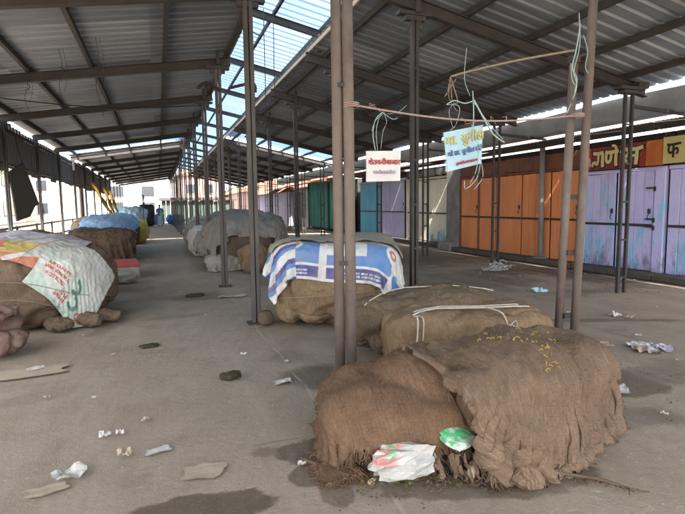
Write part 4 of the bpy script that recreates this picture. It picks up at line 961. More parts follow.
# ------------------------------------------------------------------ things tucked in and around the foremost heap
def crumpled(name, c, half, h, m, label, cat, rz=0, seed=0, amp=.3, fr=7., paint=None, tilt=0, flat=False, n=14, group=None):
    """a crumpled bag: rounded box with sharp facets"""
    rs = random.Random(seed*7+1); mx = min(half[0], half[1], h)
    bm = bmesh.new(); bmesh.ops.create_cube(bm, size=2); bmesh.ops.subdivide_edges(bm, edges=bm.edges[:], cuts=4, use_grid_fill=True)
    bmesh.ops.triangulate(bm, faces=bm.faces[:])
    for v in bm.verts:                       # coarse facets first, finer creases after
        p = v.co; L = (abs(p.x)**2.6+abs(p.y)**2.6+abs(p.z)**2.6)**(1/2.6); p = p/L*(1+amp*rs.uniform(-.55,.45))
        v.co = Vector((p.x*half[0], p.y*half[1], (p.z*.5+.5)*h))
    for k in range(2):
        bmesh.ops.subdivide_edges(bm, edges=bm.edges[:], cuts=1, smooth=.0)
        for v in bm.verts:
            n_ = v.co-Vector((0,0,h*.4)); n_.normalize(); v.co += n_*mx*amp*(.10 if k == 0 else .04)*rs.uniform(-1,1)
    Mx = Matrix.Translation(c) @ Matrix.Rotation(rz,4,'Z') @ Matrix.Rotation(tilt,4,'X')
    bm.verts.index_update(); b = MB(); vs = [Mx @ v.co for v in bm.verts]; b.f = [tuple(v.index for v in f.verts) for f in bm.faces]; bm.free()
    for v in vs: v.z = max(v.z, .004)
    b.v = vs
    o = obj(name, b, m, smooth=False)
    if paint:
        ca = o.data.color_attributes.new('Col', 'FLOAT_COLOR', 'POINT'); inv = Mx.inverted()
        for i, v in enumerate(vs): ca.data[i].color = (*paint(inv @ v), 1)
    return tag(o, label, cat, group)
def pbag(p):
    if p.x < -.03 and p.z > .11: return (.06,.34,.12) if -.09 < p.x < -.06 and p.z > .15 else (.5,.2,.16) if noise.noise(p*30) > -.05 else (.5,.48,.44)
    return (.40,.39,.36)
crumpled('plastic_bag', (1.22,2.44,0), (.20,.12), .20, M['plastic_print'], 'crumpled white plastic bag with red and green print, below the burlap hem', 'plastic bag', R(-14), 3, .38, 9., pbag, n=20)
def ppk(p): return (.07,.42,.16) if abs(p.y) < .05 and noise.noise(p*28) > -.28 else (.50,.58,.48)
crumpled('plastic_packet', (1.50,2.36,.20), (.11,.09), .05, M['plastic_print'], 'green and white plastic packet peeking out between the two burlap covers', 'packet', R(20), 5, .3, 9., ppk, tilt=.5, n=16)
rng = random.Random(12)
# tattered cloth ends below
tt = MB()
for i in range(70):
    t = rng.random(); x = 1.22+.46*t; y = 2.50-.30*t+rng.uniform(-.05,.05); a = rng.uniform(-2.5,-.6); L = rng.uniform(.06,.17); w_ = rng.uniform(.004,.022)
    d = Vector((math.cos(a),math.sin(a)*.7,0)); sd_ = Vector((-d.y,d.x,0)).normalized(); o0 = len(tt.v); k = 7; z0 = rng.uniform(.03,.13)
    for j in range(k+1):
        s_ = j/k; c0 = Vector((x,y,0))+d*L*s_+sd_*.012*math.sin(s_*6+i)+Vector((0,0,max(.006,z0*(1-s_*1.5)+.012*math.sin(s_*9+i*2))))
        ww = w_*(1-.7*s_)*(1+.4*math.sin(j*2.3+i)); tt.v += [c0-sd_*ww+Vector((0,0,.004*math.sin(j+i))), c0+sd_*ww]
    for j in range(k): tt.f.append((o0+2*j,o0+2*j+1,o0+2*j+3,o0+2*j+2))
    for q in range(4):
        p_ = Vector((x,y,0))+d*L; tt.tube([p_+Vector((0,0,.012)), p_+d*.02+Vector((rng.uniform(-.03,.03),rng.uniform(-.03,.01),.006))],.0018,3)
tag(obj('cloth_tatters', tt, M['burlap_grey'], smooth=True), 'frayed tattered cloth ends spilling out beneath the foremost heap', 'rags')
m = MB(); m.lump((1.56,2.28,.0),(.05,.022),.07,R(50),2.5,.01,20,4,8); tag(obj('card_scrap', m, M['card_dusty'], smooth=True), 'small pale folded scrap lying among the tatters under the heap', 'scrap')
ys_ = MB()
for i in range(46):
    t = rng.random(); c0 = Vector((2.02+.12*math.sin(t*5)+rng.gauss(0,.03), 2.22+.5*t, 0))
    if i < 14: c0 = Vector((2.38+rng.gauss(0,.04), 2.72+rng.gauss(0,.06), 0))
    T = c0
    L = rng.uniform(.012,.035); a = rng.uniform(0,6.28)
    # height of the cover at that spot
    q = S2_BVH.ray_cast(Vector((T.x,T.y,2)), Vector((0,0,-1)))[0]
    if q is None: continue
    ys_.tube([q+Vector((0,0,.004)), q+Vector((L*.5*math.cos(a),L*.5*math.sin(a),.014)), q+Vector((L*math.cos(a),L*math.sin(a),.004))], .003, 4)
if ys_.v: tag(obj('yellow_straw', ys_, M['yellow'], smooth=True), 'yellow straw bits caught on the greyish burlap cover', 'straw', kind='stuff')
# cords
def on(blobs, x, y, lift=.02):
    """top of the bundles at a spot"""
    z = 2.
    p = np.array([[x,y,z]])
    for k in range(400):
        hit = False
        for b in blobs:
            q = b.loc(p); a = np.abs(q/b.hf)+1e-9
            if (a**b.pw).sum() < 1.0: hit = True
        if hit or p[0,2] <= 0: break
        p[0,2] -= .005
    return Vector((x, y, max(0, p[0,2])+lift))
def along(blobs, pts, lift=.03, k=10):
    out = []
    for i in range(len(pts)-1):
        for j in range(k):
            t = j/k; x = pts[i][0]*(1-t)+pts[i+1][0]*t; y = pts[i][1]*(1-t)+pts[i+1][1]*t; out.append(on(blobs, x, y, lift))
    out.append(on(blobs, *pts[-1], lift)); return out
def blank(blobs, a, ks, lift=.03): return [on(blobs, a[0]+dx, a[1]+dy, lift) for dx, dy in ks]
ro = MB()
ro.tube(along(B2,[(1.80,4.42),(2.3,4.62),(2.8,4.55),(3.2,4.35)]),.006,6)
ro.tube(along(B2,[(2.05,3.92),(2.35,4.0),(2.75,3.86),(3.18,3.78)]),.008,6)
ro.tube(along(B2,[(2.08,3.96),(2.4,4.05),(2.72,3.92),(3.12,3.86)],.035),.006,6)
ro.tube([on(B2,2.05,3.90,.03),(2.04,3.81,.53),(2.03,3.79,.4),(2.01,3.785,.2),(2.0,3.78,.06)],.007,6)
ro.tube([on(B2,2.07,3.90,.03),(2.09,3.80,.52),(2.08,3.785,.35),(2.06,3.78,.2),(2.05,3.77,.06)],.005,6)
ro.tube([on(B2,2.76,3.86,.03),(2.80,3.68,.54),(2.84,3.64,.43)],.007,6)
for k in range(7): ro.tube([(2.86,3.64,.43),(2.86+.05*math.cos(k),3.62,.42+.05*math.sin(k*1.3)),(2.86+.07*math.cos(k+.6),3.61,.40+.05*math.sin(k*2))],.004,4)
tag(obj('cord', ro, M['rope_white'], smooth=True), 'knotted white cord tied over the flat tan bundle', 'cord')
def waist(blob, zs, a0, a1, k=26, lift=.02):
    out = []
    for i in range(k+1):
        a = a0+(a1-a0)*i/k; d = np.array([math.cos(a), math.sin(a), 0]); p_ = np.array([[blob.c[0],blob.c[1],zs(i/k)]]); r_ = .2
        while r_ < 3:
            q = blob.loc(p_+d*r_); n_ = np.abs(q/blob.hf)+1e-9; L_ = (n_**blob.pw).sum()**(1/blob.pw)
            if L_ > 1+(blob.lumps(q)[0]*.6)/blob.hf.min(): break
            r_ += .01
        out.append((p_+d*(r_+lift))[0])
    return out
ro = MB(); ro.tube(waist(B3[0], lambda s_: .36+.18*s_, R(190), R(330)), .006, 5); ro.tube(waist(B3[0], lambda s_: .40-.28*s_, R(214), R(218), 6), .004, 5)
tag(obj('cord', ro, M['rope_tan'], smooth=True), 'yellowish cord around the waist of the tall middle bundle', 'cord')
ro = MB()
ro.tube(along(B4,[(-2.4,6.95),(-1.9,7.05),(-1.4,7.4),(-1.0,8.0)],.06),.0035,4); ro.tube(along(B4,[(-1.0,7.05),(-1.15,7.5),(-1.5,8.4),(-1.9,9.0)],.06),.0035,4); ro.tube(along(B4,[(-1.6,6.95),(-1.05,7.6),(-.75,8.2)],.06),.0035,4)
ro.tube([(-3.0,6.75,.75),(-2.2,6.78,.7),(-1.5,6.86,.62),(-1.0,7.1,.42),(-.62,7.6,.3)],.004,5); ro.tube([(-2.3,6.74,.35),(-1.7,6.8,.45),(-1.2,6.95,.30)],.004,5)
tag(obj('cord', ro, M['rope_tan'], smooth=True), 'dark strings wound around the big left bundle', 'cord')
# small sacks at the foot of the big left bundle
for (x,y,a,h,s_,mm,lb) in ((-1.22,7.04,.16,.16,1,'burlap_dusty','left'),(-.92,7.13,.12,.17,2,'burlap_dusty','middle'),(-.72,7.34,.10,.16,3,'burlap_dusty','right')):
    b = MB(); b.lump((x,y,0),(a,.22),h,.35*s_,2.4,.03,11,s_,18,crease=.015); tag(obj('sack', b, M[mm], smooth=True), 'small round sack end at the foot of the big left bundle, '+lb, 'sack', 'small sacks at the foot of the big left bundle')
for (x,y,a,h,s_) in ((1.22,6.32,.10,.18,5),(2.06,5.68,.14,.2,6)):
    b = MB(); b.lump((x,y,0),(a,.1),h,.4*s_,2.5,.03,7,s_,10); tag(obj('sack', b, M['burlap_dark'], smooth=True), 'small dark bag stuffed against the foot of the middle bundle, '+('left end' if s_==5 else 'behind the rusty pipe pair'), 'sack')
# reddish bundle at the lower left edge
t = thing('covered_bundle', (-1.85,6.0,0), 'low reddish net sack bundle at the left edge, nearest the camera', 'bundle')
b = Blob((-1.94,6.02,0),(.56,.34),.46,R(8),2.8,.06,9,21,.09); obj('sacking', b.mesh(MB(),26), M['sack_red'], t, True)
b = MB(); b.lump((-1.90,5.98,.38),(.50,.30),.12,R(8),3,.05,6,22,20,crease=.06); obj('top_cloth', b, M['sack_red'], t, True)
# heaps of plastic bags right of the aisle, farther back
rng = random.Random(31)
for i in range(11):
    x = rng.uniform(1.2,2.3); y = 16.2+i*.85; s_ = rng.uniform(.4,.65)
    crumpled('plastic_sack', (x,y,0), (s_,s_*.8), rng.uniform(.75,1.2), M['bag_grey'] if i%4 else M['plastic_white'], 'bulging pale plastic sack in the heap beyond the grey tarpaulin', 'sack', rng.uniform(0,3), i+2, .25, 3., n=14, group='pale sacks heaped right of the aisle')
for i,(x,y,h) in enumerate(((1.25,15.9,.75),(1.4,15.3,.6),(1.15,16.6,.6),(1.5,14.9,.5))):
    crumpled('plastic_bag', (x,y,0), (.28,.3), h, M['bag_grey'], 'dirty torn bag slumped before the grey tarpaulin stack', 'plastic bag', i*.9, i+20, .4, 5., n=14, group='torn bags before the grey tarpaulin stack')
b = Blob((1.98,11.6,0),(.33,.3),.62,.2,3.,.04,6,33,.04); t = thing('sack', (2.0,11.75,0), 'upright brown jute sack standing before the grey tarpaulin stack', 'sack'); obj('sacking', b.mesh(MB(),20), M['burlap_tan'], t, True)
crumpled('plastic_bag', (2.42,11.5,0), (.13,.2), .60, M['bag_grey'], 'white bag leaning on the upright brown jute sack, right side', 'plastic bag', .3, 41, .35, 5.)
finish(drape((1.5,12.2,.6),(1.2,.8),(40,30),[Blob((1.5,12.3,0),(.45,.35),.36,.2,3.,.05,4,35)],.1,.02,(.9,.9),steps=120,rough=.06,seed=40), 'plastic_sheet', M['bag_grey'], 'pale plastic sheet spread low between two aisle posts', 'plastic sheet', crumple=.03, cfr=7)
# left of the aisle
t = thing('styrofoam_crate', (-.78,12.2,0), 'low pale crate with a bright red rim beside the aisle', 'crate')
b = MB(); b.box((-.80,12.2,.13),(.62,1.3,.26),rz=.1,bev=.02); obj('body', b, M['bag_grey'], t)
b = MB(); b.box((-.80,12.2,.28),(.66,1.34,.045),rz=.1,bev=.01); obj('rim', b, M['red_rim'], t)
b = MB(); b.box((-1.0,10.2,.22),(.05,1.0,.45),rz=.4,ry=.5); tag(obj('yellow_board', b, M['yellow']), 'yellowish board leaning on the back of the big left bundle', 'board')
crumpled('plastic_bag', (-.72,11.0,0), (.28,.22), .22, M['bag_grey'], 'grey bag lying in front of the red rimmed crate', 'plastic bag', .4, 44, .3, 5.)
b = MB(); b.lump((-2.2,13.6,0),(.55,.5),.62,0,3,.06,3,45,14); tag(obj('sack_pile', b, M['plastic_white'], smooth=True), 'white sheeted pile between the big left bundle and the blue tarpaulin', 'pile')
b = Blob((-2.5,21.5,0),(.5,2.0),1.25,0,3.,.1,2.,47,.06); t = thing('covered_bundle', (-2.5,21.5,0), 'brown sacking pile left of the blue tarpaulin at the railing', 'bundle'); obj('sacking', b.mesh(MB(),22), M['burlap_tan'], t, True)
b = MB(); b.lump((-.85,23.4,0),(.42,1.3),1.0,0,3,.08,2.5,48,16,crease=.05); tag(obj('yellow_cloth', b, M['yellow'], smooth=True), 'bundle wrapped in yellow cloth at the far end of the blue tarpaulin', 'bundle')
# yellow cloths hanging from the left eave
for i,(y,dx) in enumerate(((27.5,.9),(33.2,.5),(36.5,.5))):
    b = MB(); n = 14
    for j in range(n+1):
        s_ = j/n
        for k in range(6): b.v.append(Vector((-3.0+dx*s_+.10*math.sin(k*2+j*.6), y+.26*k*(1-.5*s_)+1.6*s_*(1-k/9), 2.75-2.0*s_)))
    for j in range(n):
        for k in range(5): b.f.append((j*6+k,j*6+k+1,(j+1)*6+k+1,(j+1)*6+k))
    tag(obj('yellow_cloth', b, M['yellow'], smooth=True), ('long yellow cloth tied back slanting from the left eave, nearest' if i==0 else 'yellow cloth hanging at the far left eave'), 'cloth', None if i==0 else 'yellow cloths at the far left eave')
# railing
t = thing('railing', (-3.6,19,0), 'low dark pipe railing outside the left row of posts', 'railing')
for z in (.55,1.0): m = MB(); m.tube([(-3.6,13,z),(-3.6,31,z)],.035,6,False); obj('rail', m, M['steel'], t)
for i in range(8): m = MB(); m.tube([(-3.6,13.5+i*2.4,-.02),(-3.6,13.5+i*2.4,1.05)],.035,6,False); obj('rail_post', m, M['steel'], t)
# ------------------------------------------------------------------ litter
def paper(x, y, s, label, m='paper', name='paper_scrap', cat='paper', group=None, rz=0, asp=.7, lift=.35, seed=0):
    k = 7; b = MB(); c, n_ = math.cos(rz), math.sin(rz)
    for i in range(k+1):
        for j in range(k+1):
            u, v = (i/k-.5), (j/k-.5)
            e = 1+.35*noise.noise(Vector((u*3+seed*3.7,v*3,seed)))
            px, py = u*s*e, v*s*asp*e
            z = .006+s*lift*max(0,.25+noise.noise(Vector((u*3.5+seed,v*3.5,seed*2.3))))
            b.v.append(Vector((x+px*c-py*n_, y+px*n_+py*c, z)))
    idx = lambda i,j: i*(k+1)+j
    for i in range(k):
        for j in range(k): b.f.append((idx(i,j),idx(i+1,j),idx(i+1,j+1),idx(i,j+1)))
    nv = len(b.v); b.v += [v+Vector((0,0,-.0025)) for v in b.v]; b.f += [tuple(q+nv for q in reversed(f)) for f in b.f]
    return tag(obj(name, b, M[m]), label, cat, group)
paper(-.54,3.09,.17,'crumpled whitish paper, nearest scrap at the lower left',rz=.3,seed=1)
paper(-.26,3.25,.08,'small brown folded paper standing on the floor left of the aisle','card_dusty',seed=2,lift=.7)
paper(-.40,3.58,.07,'torn grey wrapper with two raised ends on the floor','paper',seed=3,lift=.8)
paper(-.31,3.58,.05,'little grey wrapper scrap beside its larger twin','paper',seed=13,lift=.8)
paper(-1.2,5.25,.62,'flat dusty tan cardboard on the floor at the left edge','card_dusty','cardboard','cardboard',rz=.1,asp=.45,lift=.01,seed=4)
paper(-1.15,5.36,.15,'whitish scrap lying on the dusty cardboard','paper',rz=.4,seed=5,lift=.1)
paper(.18,2.87,.22,'flattened tan paper trodden into the floor at lower centre','card_dusty',rz=-.2,seed=6,lift=.02)
paper(-.63,2.97,.18,'flattened yellowish paper trodden into the floor at lower left','card_dusty',rz=.2,seed=16,lift=.02,asp=.5)
paper(.93,4.16,.15,'white powdery paper scraps beside the damp patch mid floor','paper',rz=.2,seed=7,lift=.12)
paper(-.07,3.23,.14,'whitish smeared scraps trodden flat on the floor','paper',rz=.3,seed=46,lift=.01,asp=.5)
paper(3.36,3.02,.26,'white paper sheet sticking out right of the foremost heap','paper',rz=-.5,seed=8,lift=.12)
paper(4.29,4.03,.24,'tan folded card on the floor right of the two pink pipes','paper_tan',rz=-.3,seed=9,lift=.12)
t = thing('torn_wrapper', (4.75,3.75,0), 'torn blue and white wrapper heap on the floor near the right edge', 'wrapper')
for i in range(6):
    a = i*1.05; b = paper(4.68+.13*math.cos(a),3.74+.09*math.sin(a),.20,None,('paper','sign_sky','paper','paper_tan','paper','ink_lilac')[i],'flap','flap',rz=a,seed=20+i,lift=.2)
    for k in ('label','category'):
        if k in b: del b[k]
    b.parent = t; b.location = b.location-t.location
b = MB(); rng = random.Random(6)
for i in range(70):
    a, r0 = rng.uniform(0,6.28), rng.uniform(.0,.25); p0 = Vector((7.2+r0*math.cos(a), 9.62+r0*.8*math.sin(a), .02+.16*(1-r0*3)*rng.random())); p = [p0]
    for k in range(3): p.append(p[-1]+Vector((rng.gauss(0,.08),rng.gauss(0,.08),rng.gauss(-.01,.03)))); p[-1].z = max(.01,p[-1].z)
    b.tube(p, rng.uniform(.006,.014), 4)
tag(obj('plastic_tangle', b, M['plastic_white']), 'tangle of pale plastic strips around the foot of a post by the orange shop', 'plastic')
paper(5.6,5.0,.15,'brownish crumpled paper on the dark damp floor at right','paper',seed=30,lift=.5)
paper(5.7,4.86,.10,'small tan leaf like card beside the brownish crumpled paper','paper_tan',seed=31,lift=.3)
paper(6.0,6.9,.25,'pale blue plastic piece beyond the two pink pipes','sign_sky',seed=32,lift=.3)
rng = random.Random(77)
spots = [(1.02,2.42),(2.9,2.5),(2.95,2.75),(3.3,2.5),(1.55,6.0),(1.25,6.9),(-.9,6.6),(-.55,6.9),(7.0,9.0),(6.5,9.3),(7.4,9.9),(8.3,8.2),(8.1,9.4),(7.9,10.8),(8.5,7.2),(6.9,8.5),(4.55,3.35),(5.0,4.15),(4.3,3.05),(6.3,6.0),(5.9,5.6),(5.2,5.4),(-.55,4.35),(-.66,4.1),(-.9,4.5),(.42,5.9),(.75,5.1),(1.0,7.6),(-.15,3.75),(.18,3.66),(.72,2.75),(.2,5.0),(-.5,5.6),(1.1,4.7),(3.9,2.6),(3.6,3.6),(.55,7.2),(5.5,3.9),(6.6,5.2),(-.3,6.3),(.3,9.3),(6.7,7.6),(5.2,7.2),(6.1,8.4)]
for i,(x,y) in enumerate(spots):
    if x < 1.1 and i % 2: continue
    paper(x,y,rng.uniform(.025,.06),'tiny pale paper scrap on the dusty floor','paper' if i%4 else 'paper_tan',rz=rng.uniform(0,3),seed=60+i,lift=.4,group='tiny scraps on the floor')
def dung(x,y,a,h,label,s_):
    b = MB(); b.lump((x,y,-.01),(a,a*.62),h,rng.uniform(-.3,.3),2.3,.012,26,s_,16,crease=.008); tag(obj('dung_pile', b, M['dung'], smooth=True), label, 'dung')
dung(.53,4.42,.10,.07,'dark round dung pile in mid floor, the nearer of two',71); dung(-.16,5.81,.11,.03,'flat olive dung pile farther left in mid floor',72); dung(.52,8.83,.16,.05,'dark flat lump of refuse on the floor before the aisle posts',73)
paper(1.1,8.5,.42,'dull pinkish plastic strip lying before the aisle posts','card_dusty',seed=45,lift=.08,asp=.35)
b = MB(); b.tube([(1.95,2.16,.02),(2.08,2.06,.015),(2.16,1.98,.02),(2.24,1.86,.015),(2.30,1.80,.02)],[.014,.012,.014,.011,.013,.012,.014,.011,.012,.013,.010,.012,.01,.01,.008,.008,.006,.006,.005,.004,.004],6)
for i in range(22):
    f_ = i/22; x, y = 1.95+.33*f_, 2.15-.33*f_; b.tube([(x,y,.02),(x+rng.uniform(-.04,.06),y+rng.uniform(-.05,.05),.01)],.0035,4)
tag(obj('rope_end', b, M['burlap_dark'], smooth=True), 'dark frayed rope end trailing over the floor at lower right', 'rope')
b = MB(); b.tube([(.72,2.80,.015),(.78,2.70,.02),(.84,2.62,.015),(.92,2.5,.02)],[.012]*30,5); b.tube([(.76,2.76,.01),(.80,2.78,.03),(.86,2.72,.01)],.008,5)
tag(obj('twig', b, M['burlap_dark'], smooth=True), 'dark twig lying left of the foremost heap', 'twig')
# leaf and dirt crumbs: nobody could count them
b = MB(); rng = random.Random(5)
for i in range(1500):
    c = rng.choice(((5.8,8.2,1.6,1.6),(7.8,9.,.8,1.6),(1.3,2.3,.4,.12),(5.8,8.2,1.6,1.6),(7.6,7,.8,.8),(7.8,9.,.8,1.6),(3.5,3.,.6,.5),(6.5,11,1.5,2)))
    x, y = rng.gauss(c[0],c[2]*.6), rng.gauss(c[1],c[3]*.6); s_ = rng.uniform(.004,.016); a = rng.uniform(0,3.1)
    d1, d2 = Vector((math.cos(a),math.sin(a),0))*s_, Vector((-math.sin(a),math.cos(a),rng.uniform(0,.8)))*s_*.6; p = Vector((x,y,.008))
    b.add([p-d1-d2*.2,p+d1-d2*.2,p+d1*.6+d2,p-d1*.6+d2,p+Vector((0,0,s_*.5))],[(0,1,4),(1,2,4),(2,3,4),(3,0,4)])
tag(obj('floor_crumbs', b, [M['burlap_dark']]), 'fine dark crumbs of leaf and dirt scattered over the floor', 'debris', kind='stuff')
b = MB()
for i in range(160):
    c = rng.choice(((1.15,2.40,.2,.06),(3.4,3.4,.3,.2),(6.9,9.3,.6,.5),(1.5,2.3,.2,.06)))
    x, y = rng.gauss(c[0],c[2]*.6), rng.gauss(c[1],c[3]*.6); s_ = rng.uniform(.012,.03); a = rng.uniform(0,3.1); p = Vector((x,y,.008))
    d1, d2 = Vector((math.cos(a),math.sin(a),.2))*s_, Vector((-math.sin(a),math.cos(a),.3))*s_*.5
    b.add([p-d1,p+d2,p+d1,p-d2],[(0,1,2,3)])
tag(obj('leaf_scraps', b, M['leaf']), 'yellow green leaf scraps strewn around the foremost heap', 'debris', kind='stuff')

# ------------------------------------------------------------------ far end and outside
def tree(x, y, h, r, label, seed=0, group=None):
    t = thing('tree', (x,y,0), label, 'tree', group); rg = random.Random(seed)
    m = MB(); m.tube([(x,y,-.1),(x+.1,y,h*.3),(x-.1,y+.1,h*.55)],[r*.09,r*.085,r*.08,r*.075,r*.07,r*.065,r*.06,r*.05,r*.05,r*.04,r*.03],8)
    cl = []
    for i in range(12):
        a, b_ = rg.uniform(0,6.28), rg.uniform(-.5,1); q = Vector((x+r*.7*math.cos(a)*math.sqrt(1-b_*b_*.8), y+r*.7*math.sin(a), h*.68+r*.55*b_)); cl.append(q)
        m.tube([(x,y,h*.42),((x+q.x)/2,(y+q.y)/2,h*.5),q],[r*.04,r*.03,r*.03,r*.02,r*.02,r*.02,r*.015,.02,.02,.01,.01],5)
    obj('trunk', m, M['bark'], t, True); m = MB()
    for q in cl:
        for k in range(150):
            d = Vector((rg.gauss(0,1),rg.gauss(0,1),rg.gauss(0,.8))); d = d.normalized()*r*.38*rg.random()**.4; p = q+d; s_ = rg.uniform(.10,.2)
            a = Vector((rg.gauss(0,1),rg.gauss(0,1),rg.gauss(0,.6))).normalized(); e = a.orthogonal().normalized()
            m.add([p-a*s_,p+e*s_*.5,p+a*s_,p-e*s_*.5],[(0,1,2,3)])
    obj('crown', m, M['foliage'], t); return t
house('house', 'pale two storey house with a slanting roof at the far end of the aisle', -9, 2.5, 74, 84, 5.2, M['white_wall'], M['galv'], wins=(('y0',-1.2,1.6,3.6,1.4),('y0',-5,1.6,3.6,1.4),('y0',-1.2,1.6,1.4,1.4)), rise=2.2, doorp=('y0',-5,1.4,2.2))
house('house', 'pinkish house behind the far posts right of the slanting roof', 2.7, 8, 70, 80, 5.5, M['pink_wall'], M['tile_red'], wins=(('y0',4.2,1.2,3.8,1.2),('y0',6.4,1.2,3.8,1.2)))
for i,(x,y,h,r) in enumerate(((9.5,82,8,3.6),(14,88,9,4.2),(5.5,92,10,4.4))): tree(x,y,h,r,'leafy green tree behind the houses at the far end',50+i,'trees behind the far houses')
t = thing('market_stall', (1.6,56,0), 'dark green weathered board stall closing the far end of the aisle', 'stall')
m = MB(); planks(m, 54, 57, 0, 2.1, .4, 8, 3); obj('side_wall', m, M['palegreen'], t)
m = MB()
for i in range(16): m.box((.55+i*.42, 54, 1.05+.05*math.sin(i*3)), (.40,.04,2.1+.1*math.sin(i*3)))
obj('front_wall', m, M['palegreen'], t)
m = MB(); m.box((3.9,55.4,2.28),(7.6,3.6,.08),rx=.08); obj('roof', m, M['dark_in'], t)
for i,(x,y) in enumerate(((-.25,46.5),(.2,47.2))):
    m = MB(); m.tube([(x,y,0),(x,y,.1),(x,y,.5),(x,y,.8),(x,y,.88)],[.27]*5+[.29]*5+[.28]*5+[.26]*5+[.2],14); tag(obj('drum', m, M['drum_blue'], smooth=True), 'blue plastic drum standing at the far end of the aisle', 'drum', 'blue drums at the far end')
crumpled('tarp_heap', (1.35,45,0), (.7,.6), .9, M['drum_blue'], 'bright blue tarpaulin heap right of the far standing person', 'tarpaulin', .2, 61, .25, 3.)
t = thing('cloth_stall', (-2.2,41,0), 'stall hung with pale blue plastic sheets at the far left', 'stall')
b = MB(); b.lump((-2.0,41,.0),(1.2,1.6),1.55,.1,3,.2,1.5,62,24,crease=.25); obj('sheet', b, M['sign_sky'], t, True)
for x,y in ((-3.1,39.5),(-1.0,39.5),(-3.1,42.5),(-1.0,42.5)): m = MB(); m.tube([(x,y,0),(x,y,2.4)],.04,6,False); obj('pole', m, M['steel'], t)
b = MB(); b.lump((-.9,44,0),(.6,.8),1.75,.1,6,.05,2,63,10); tag(obj('covered_rack', b, M['window'], smooth=True), 'dark blue covered rack left of the far standing person', 'rack')
# outside on the left
t_ = MB(); t_.box((-9.5,30,-.004),(7,120,.012)); tag(obj('street', t_, M['card_dusty']), kind='structure')
for i,(y0_,y1_,h,lb,wm) in enumerate(((9,19,4.6,'cream house across the street left of the shed, nearest','pale_house'),(19.5,30,6.2,'tall whitewashed house across the street left of the shed','white_wall'),(31,44,4.2,'low pale house across the street beyond the tall one','pale_house'),(46,66,6.5,'long whitewashed house across the street, farthest on the left','white_wall'))):
    house('house', lb, -22, -14, y0_, y1_, h, M[wm], M['galv'], wins=tuple(('x1', y0_+1.6+k*2.6, 1.1, z, 1.3) for k in range(int((y1_-y0_-1)/2.6)) for z in ((1.5,) if h < 5 else (1.5,4.4))), rise=1.4)
for i,(x,y,h,r) in enumerate(((-11.5,24,5.2,2.2),(-12,40,5.6,2.4))): tree(x,y,h,r,('small leafy tree by the street left of the shed, '+('nearer' if i==0 else 'farther')),80+i)
for i in range(9): tree(-27+rng.uniform(-2,2), -5+i*12, 9+rng.uniform(-1,2), 4.6, 'tall leafy tree behind the houses across the street', 90+i, 'trees behind the street houses')
house('house', 'pale house closing the street at the far left', -24, -9.5, 70, 84, 6, M['pale_house'], M['tile_red'], wins=tuple(('y0',-22+k*3,1.1,z,1.3) for k in range(4) for z in (1.5,4.2)))
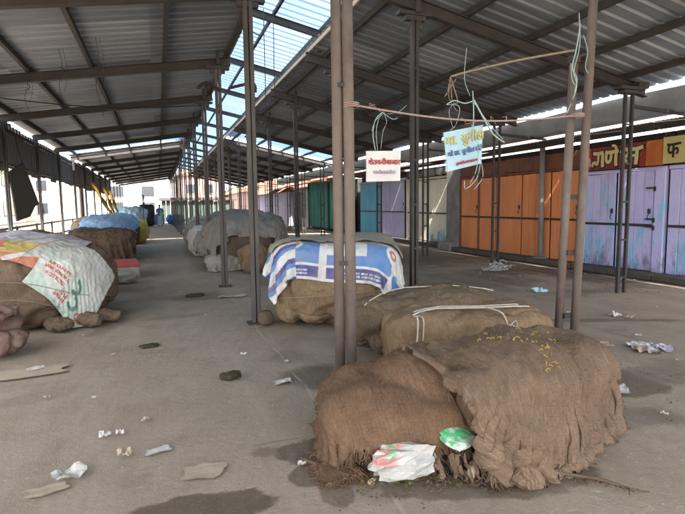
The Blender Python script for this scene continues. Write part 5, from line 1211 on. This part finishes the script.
# person at the far end
def person(x, y, label):
    t = thing('person', (x,y,0), label, 'person')
    J = {'pel':(0,0,.92,.125),'wai':(0,0,1.08,.115),'che':(0,0,1.28,.135),'nek':(0,-.01,1.43,.055),'hed':(0,-.02,1.50,.075),'cro':(0,-.02,1.60,.085),
         'shl':(-.17,0,1.36,.06),'ell':(-.24,.02,1.10,.042),'wrl':(-.22,-.10,.88,.032),'hal':(-.21,-.13,.80,.03),'shr':(.17,0,1.36,.06),'elr':(.25,.02,1.10,.042),'wrr':(.27,-.06,.87,.032),'har':(.27,-.08,.79,.03),
         'hil':(-.09,0,.86,.10),'knl':(-.10,-.03,.48,.062),'anl':(-.10,.02,.09,.042),'tol':(-.11,-.14,.03,.03),'hir':(.09,0,.86,.10),'knr':(.11,.03,.48,.062),'anr':(.13,.12,.09,.042),'tor':(.14,-.03,.03,.03)}
    E_ = [('pel','wai'),('wai','che'),('che','nek'),('nek','hed'),('hed','cro'),('che','shl'),('shl','ell'),('ell','wrl'),('wrl','hal'),('che','shr'),('shr','elr'),('elr','wrr'),('wrr','har'),('pel','hil'),('hil','knl'),('knl','anl'),('anl','tol'),('pel','hir'),('hir','knr'),('knr','anr'),('anr','tor')]
    ks = list(J); me = bpy.data.meshes.new('body'); me.from_pydata([J[k][:3] for k in ks], [(ks.index(a),ks.index(b_)) for a,b_ in E_], [])
    o = bpy.data.objects.new('body', me); COL.objects.link(o); o.modifiers.new('k','SKIN'); o.modifiers.new('s','SUBSURF').levels = 1
    for i,k in enumerate(ks): me.skin_vertices[0].data[i].radius = (J[k][3],)*2
    me.skin_vertices[0].data[0].use_root = True
    m2 = bpy.data.meshes.new_from_object(o.evaluated_get(bpy.context.evaluated_depsgraph_get())); o.modifiers.clear(); o.data = m2
    m2.materials.clear(); m2.materials.append(M['skin']); m2.polygons.foreach_set('use_smooth',[True]*len(m2.polygons)); o.parent = t; ORG[o.name] = ORG[t.name]
    def cloth(name, pts, rad, mt, sy=.75):
        b = MB(); n = 14
        for p_, r_ in zip(pts, rad):
            for k in range(n): a = 6.283*k/n; b.v.append(Vector((x+p_[0]+r_*math.cos(a), y+p_[1]+r_*sy*math.sin(a), p_[2])))
        for i in range(len(pts)-1):
            for k in range(n): b.f.append((i*n+k,i*n+(k+1)%n,(i+1)*n+(k+1)%n,(i+1)*n+k))
        obj(name, b, mt, t, True)
    cloth('shirt', [(0,0,.86),(0,0,1.0),(0,0,1.2),(0,0,1.34),(0,0,1.42)], [.20,.19,.19,.19,.085], M['shirt'])
    cloth('sleeve', [(-.16,0,1.39),(-.2,.01,1.26),(-.235,.02,1.13)], [.075,.07,.065], M['shirt'], 1); cloth('sleeve', [(.16,0,1.39),(.2,.01,1.26),(.24,.02,1.13)], [.075,.07,.065], M['shirt'], 1)
    cloth('wrap_skirt', [(0,0,.95),(0,0,.7),(.02,0,.4),(.02,.02,.16)], [.175,.19,.2,.205], M['trouser']); cloth('scarf', [(.08,-.06,1.36),(.1,-.1,1.0),(.1,-.08,.6)], [.07,.10,.09], M['scarf'])
    b = MB(); b.lump((x,y-.01,1.53),(.095,.105),.15,0,2.3,.004,9,3,8); obj('hair', b, M['hair'], t, True)
    b = MB(); b.tube([(x,y-.10,1.555),(x,y-.135,1.53),(x,y-.10,1.52)],.012,6); obj('nose', b, M['skin'], t, True)
    for s_ in (-1,1): b = MB(); b.lump((x+s_*.035,y-.105,1.56),(.012,.008),.014,0,2,0,1,1,3); obj('eye', b, M['hair'], t, True)
    return t
person(.10,40.5,'person in blue shirt and pale wrap skirt standing at the far aisle end')
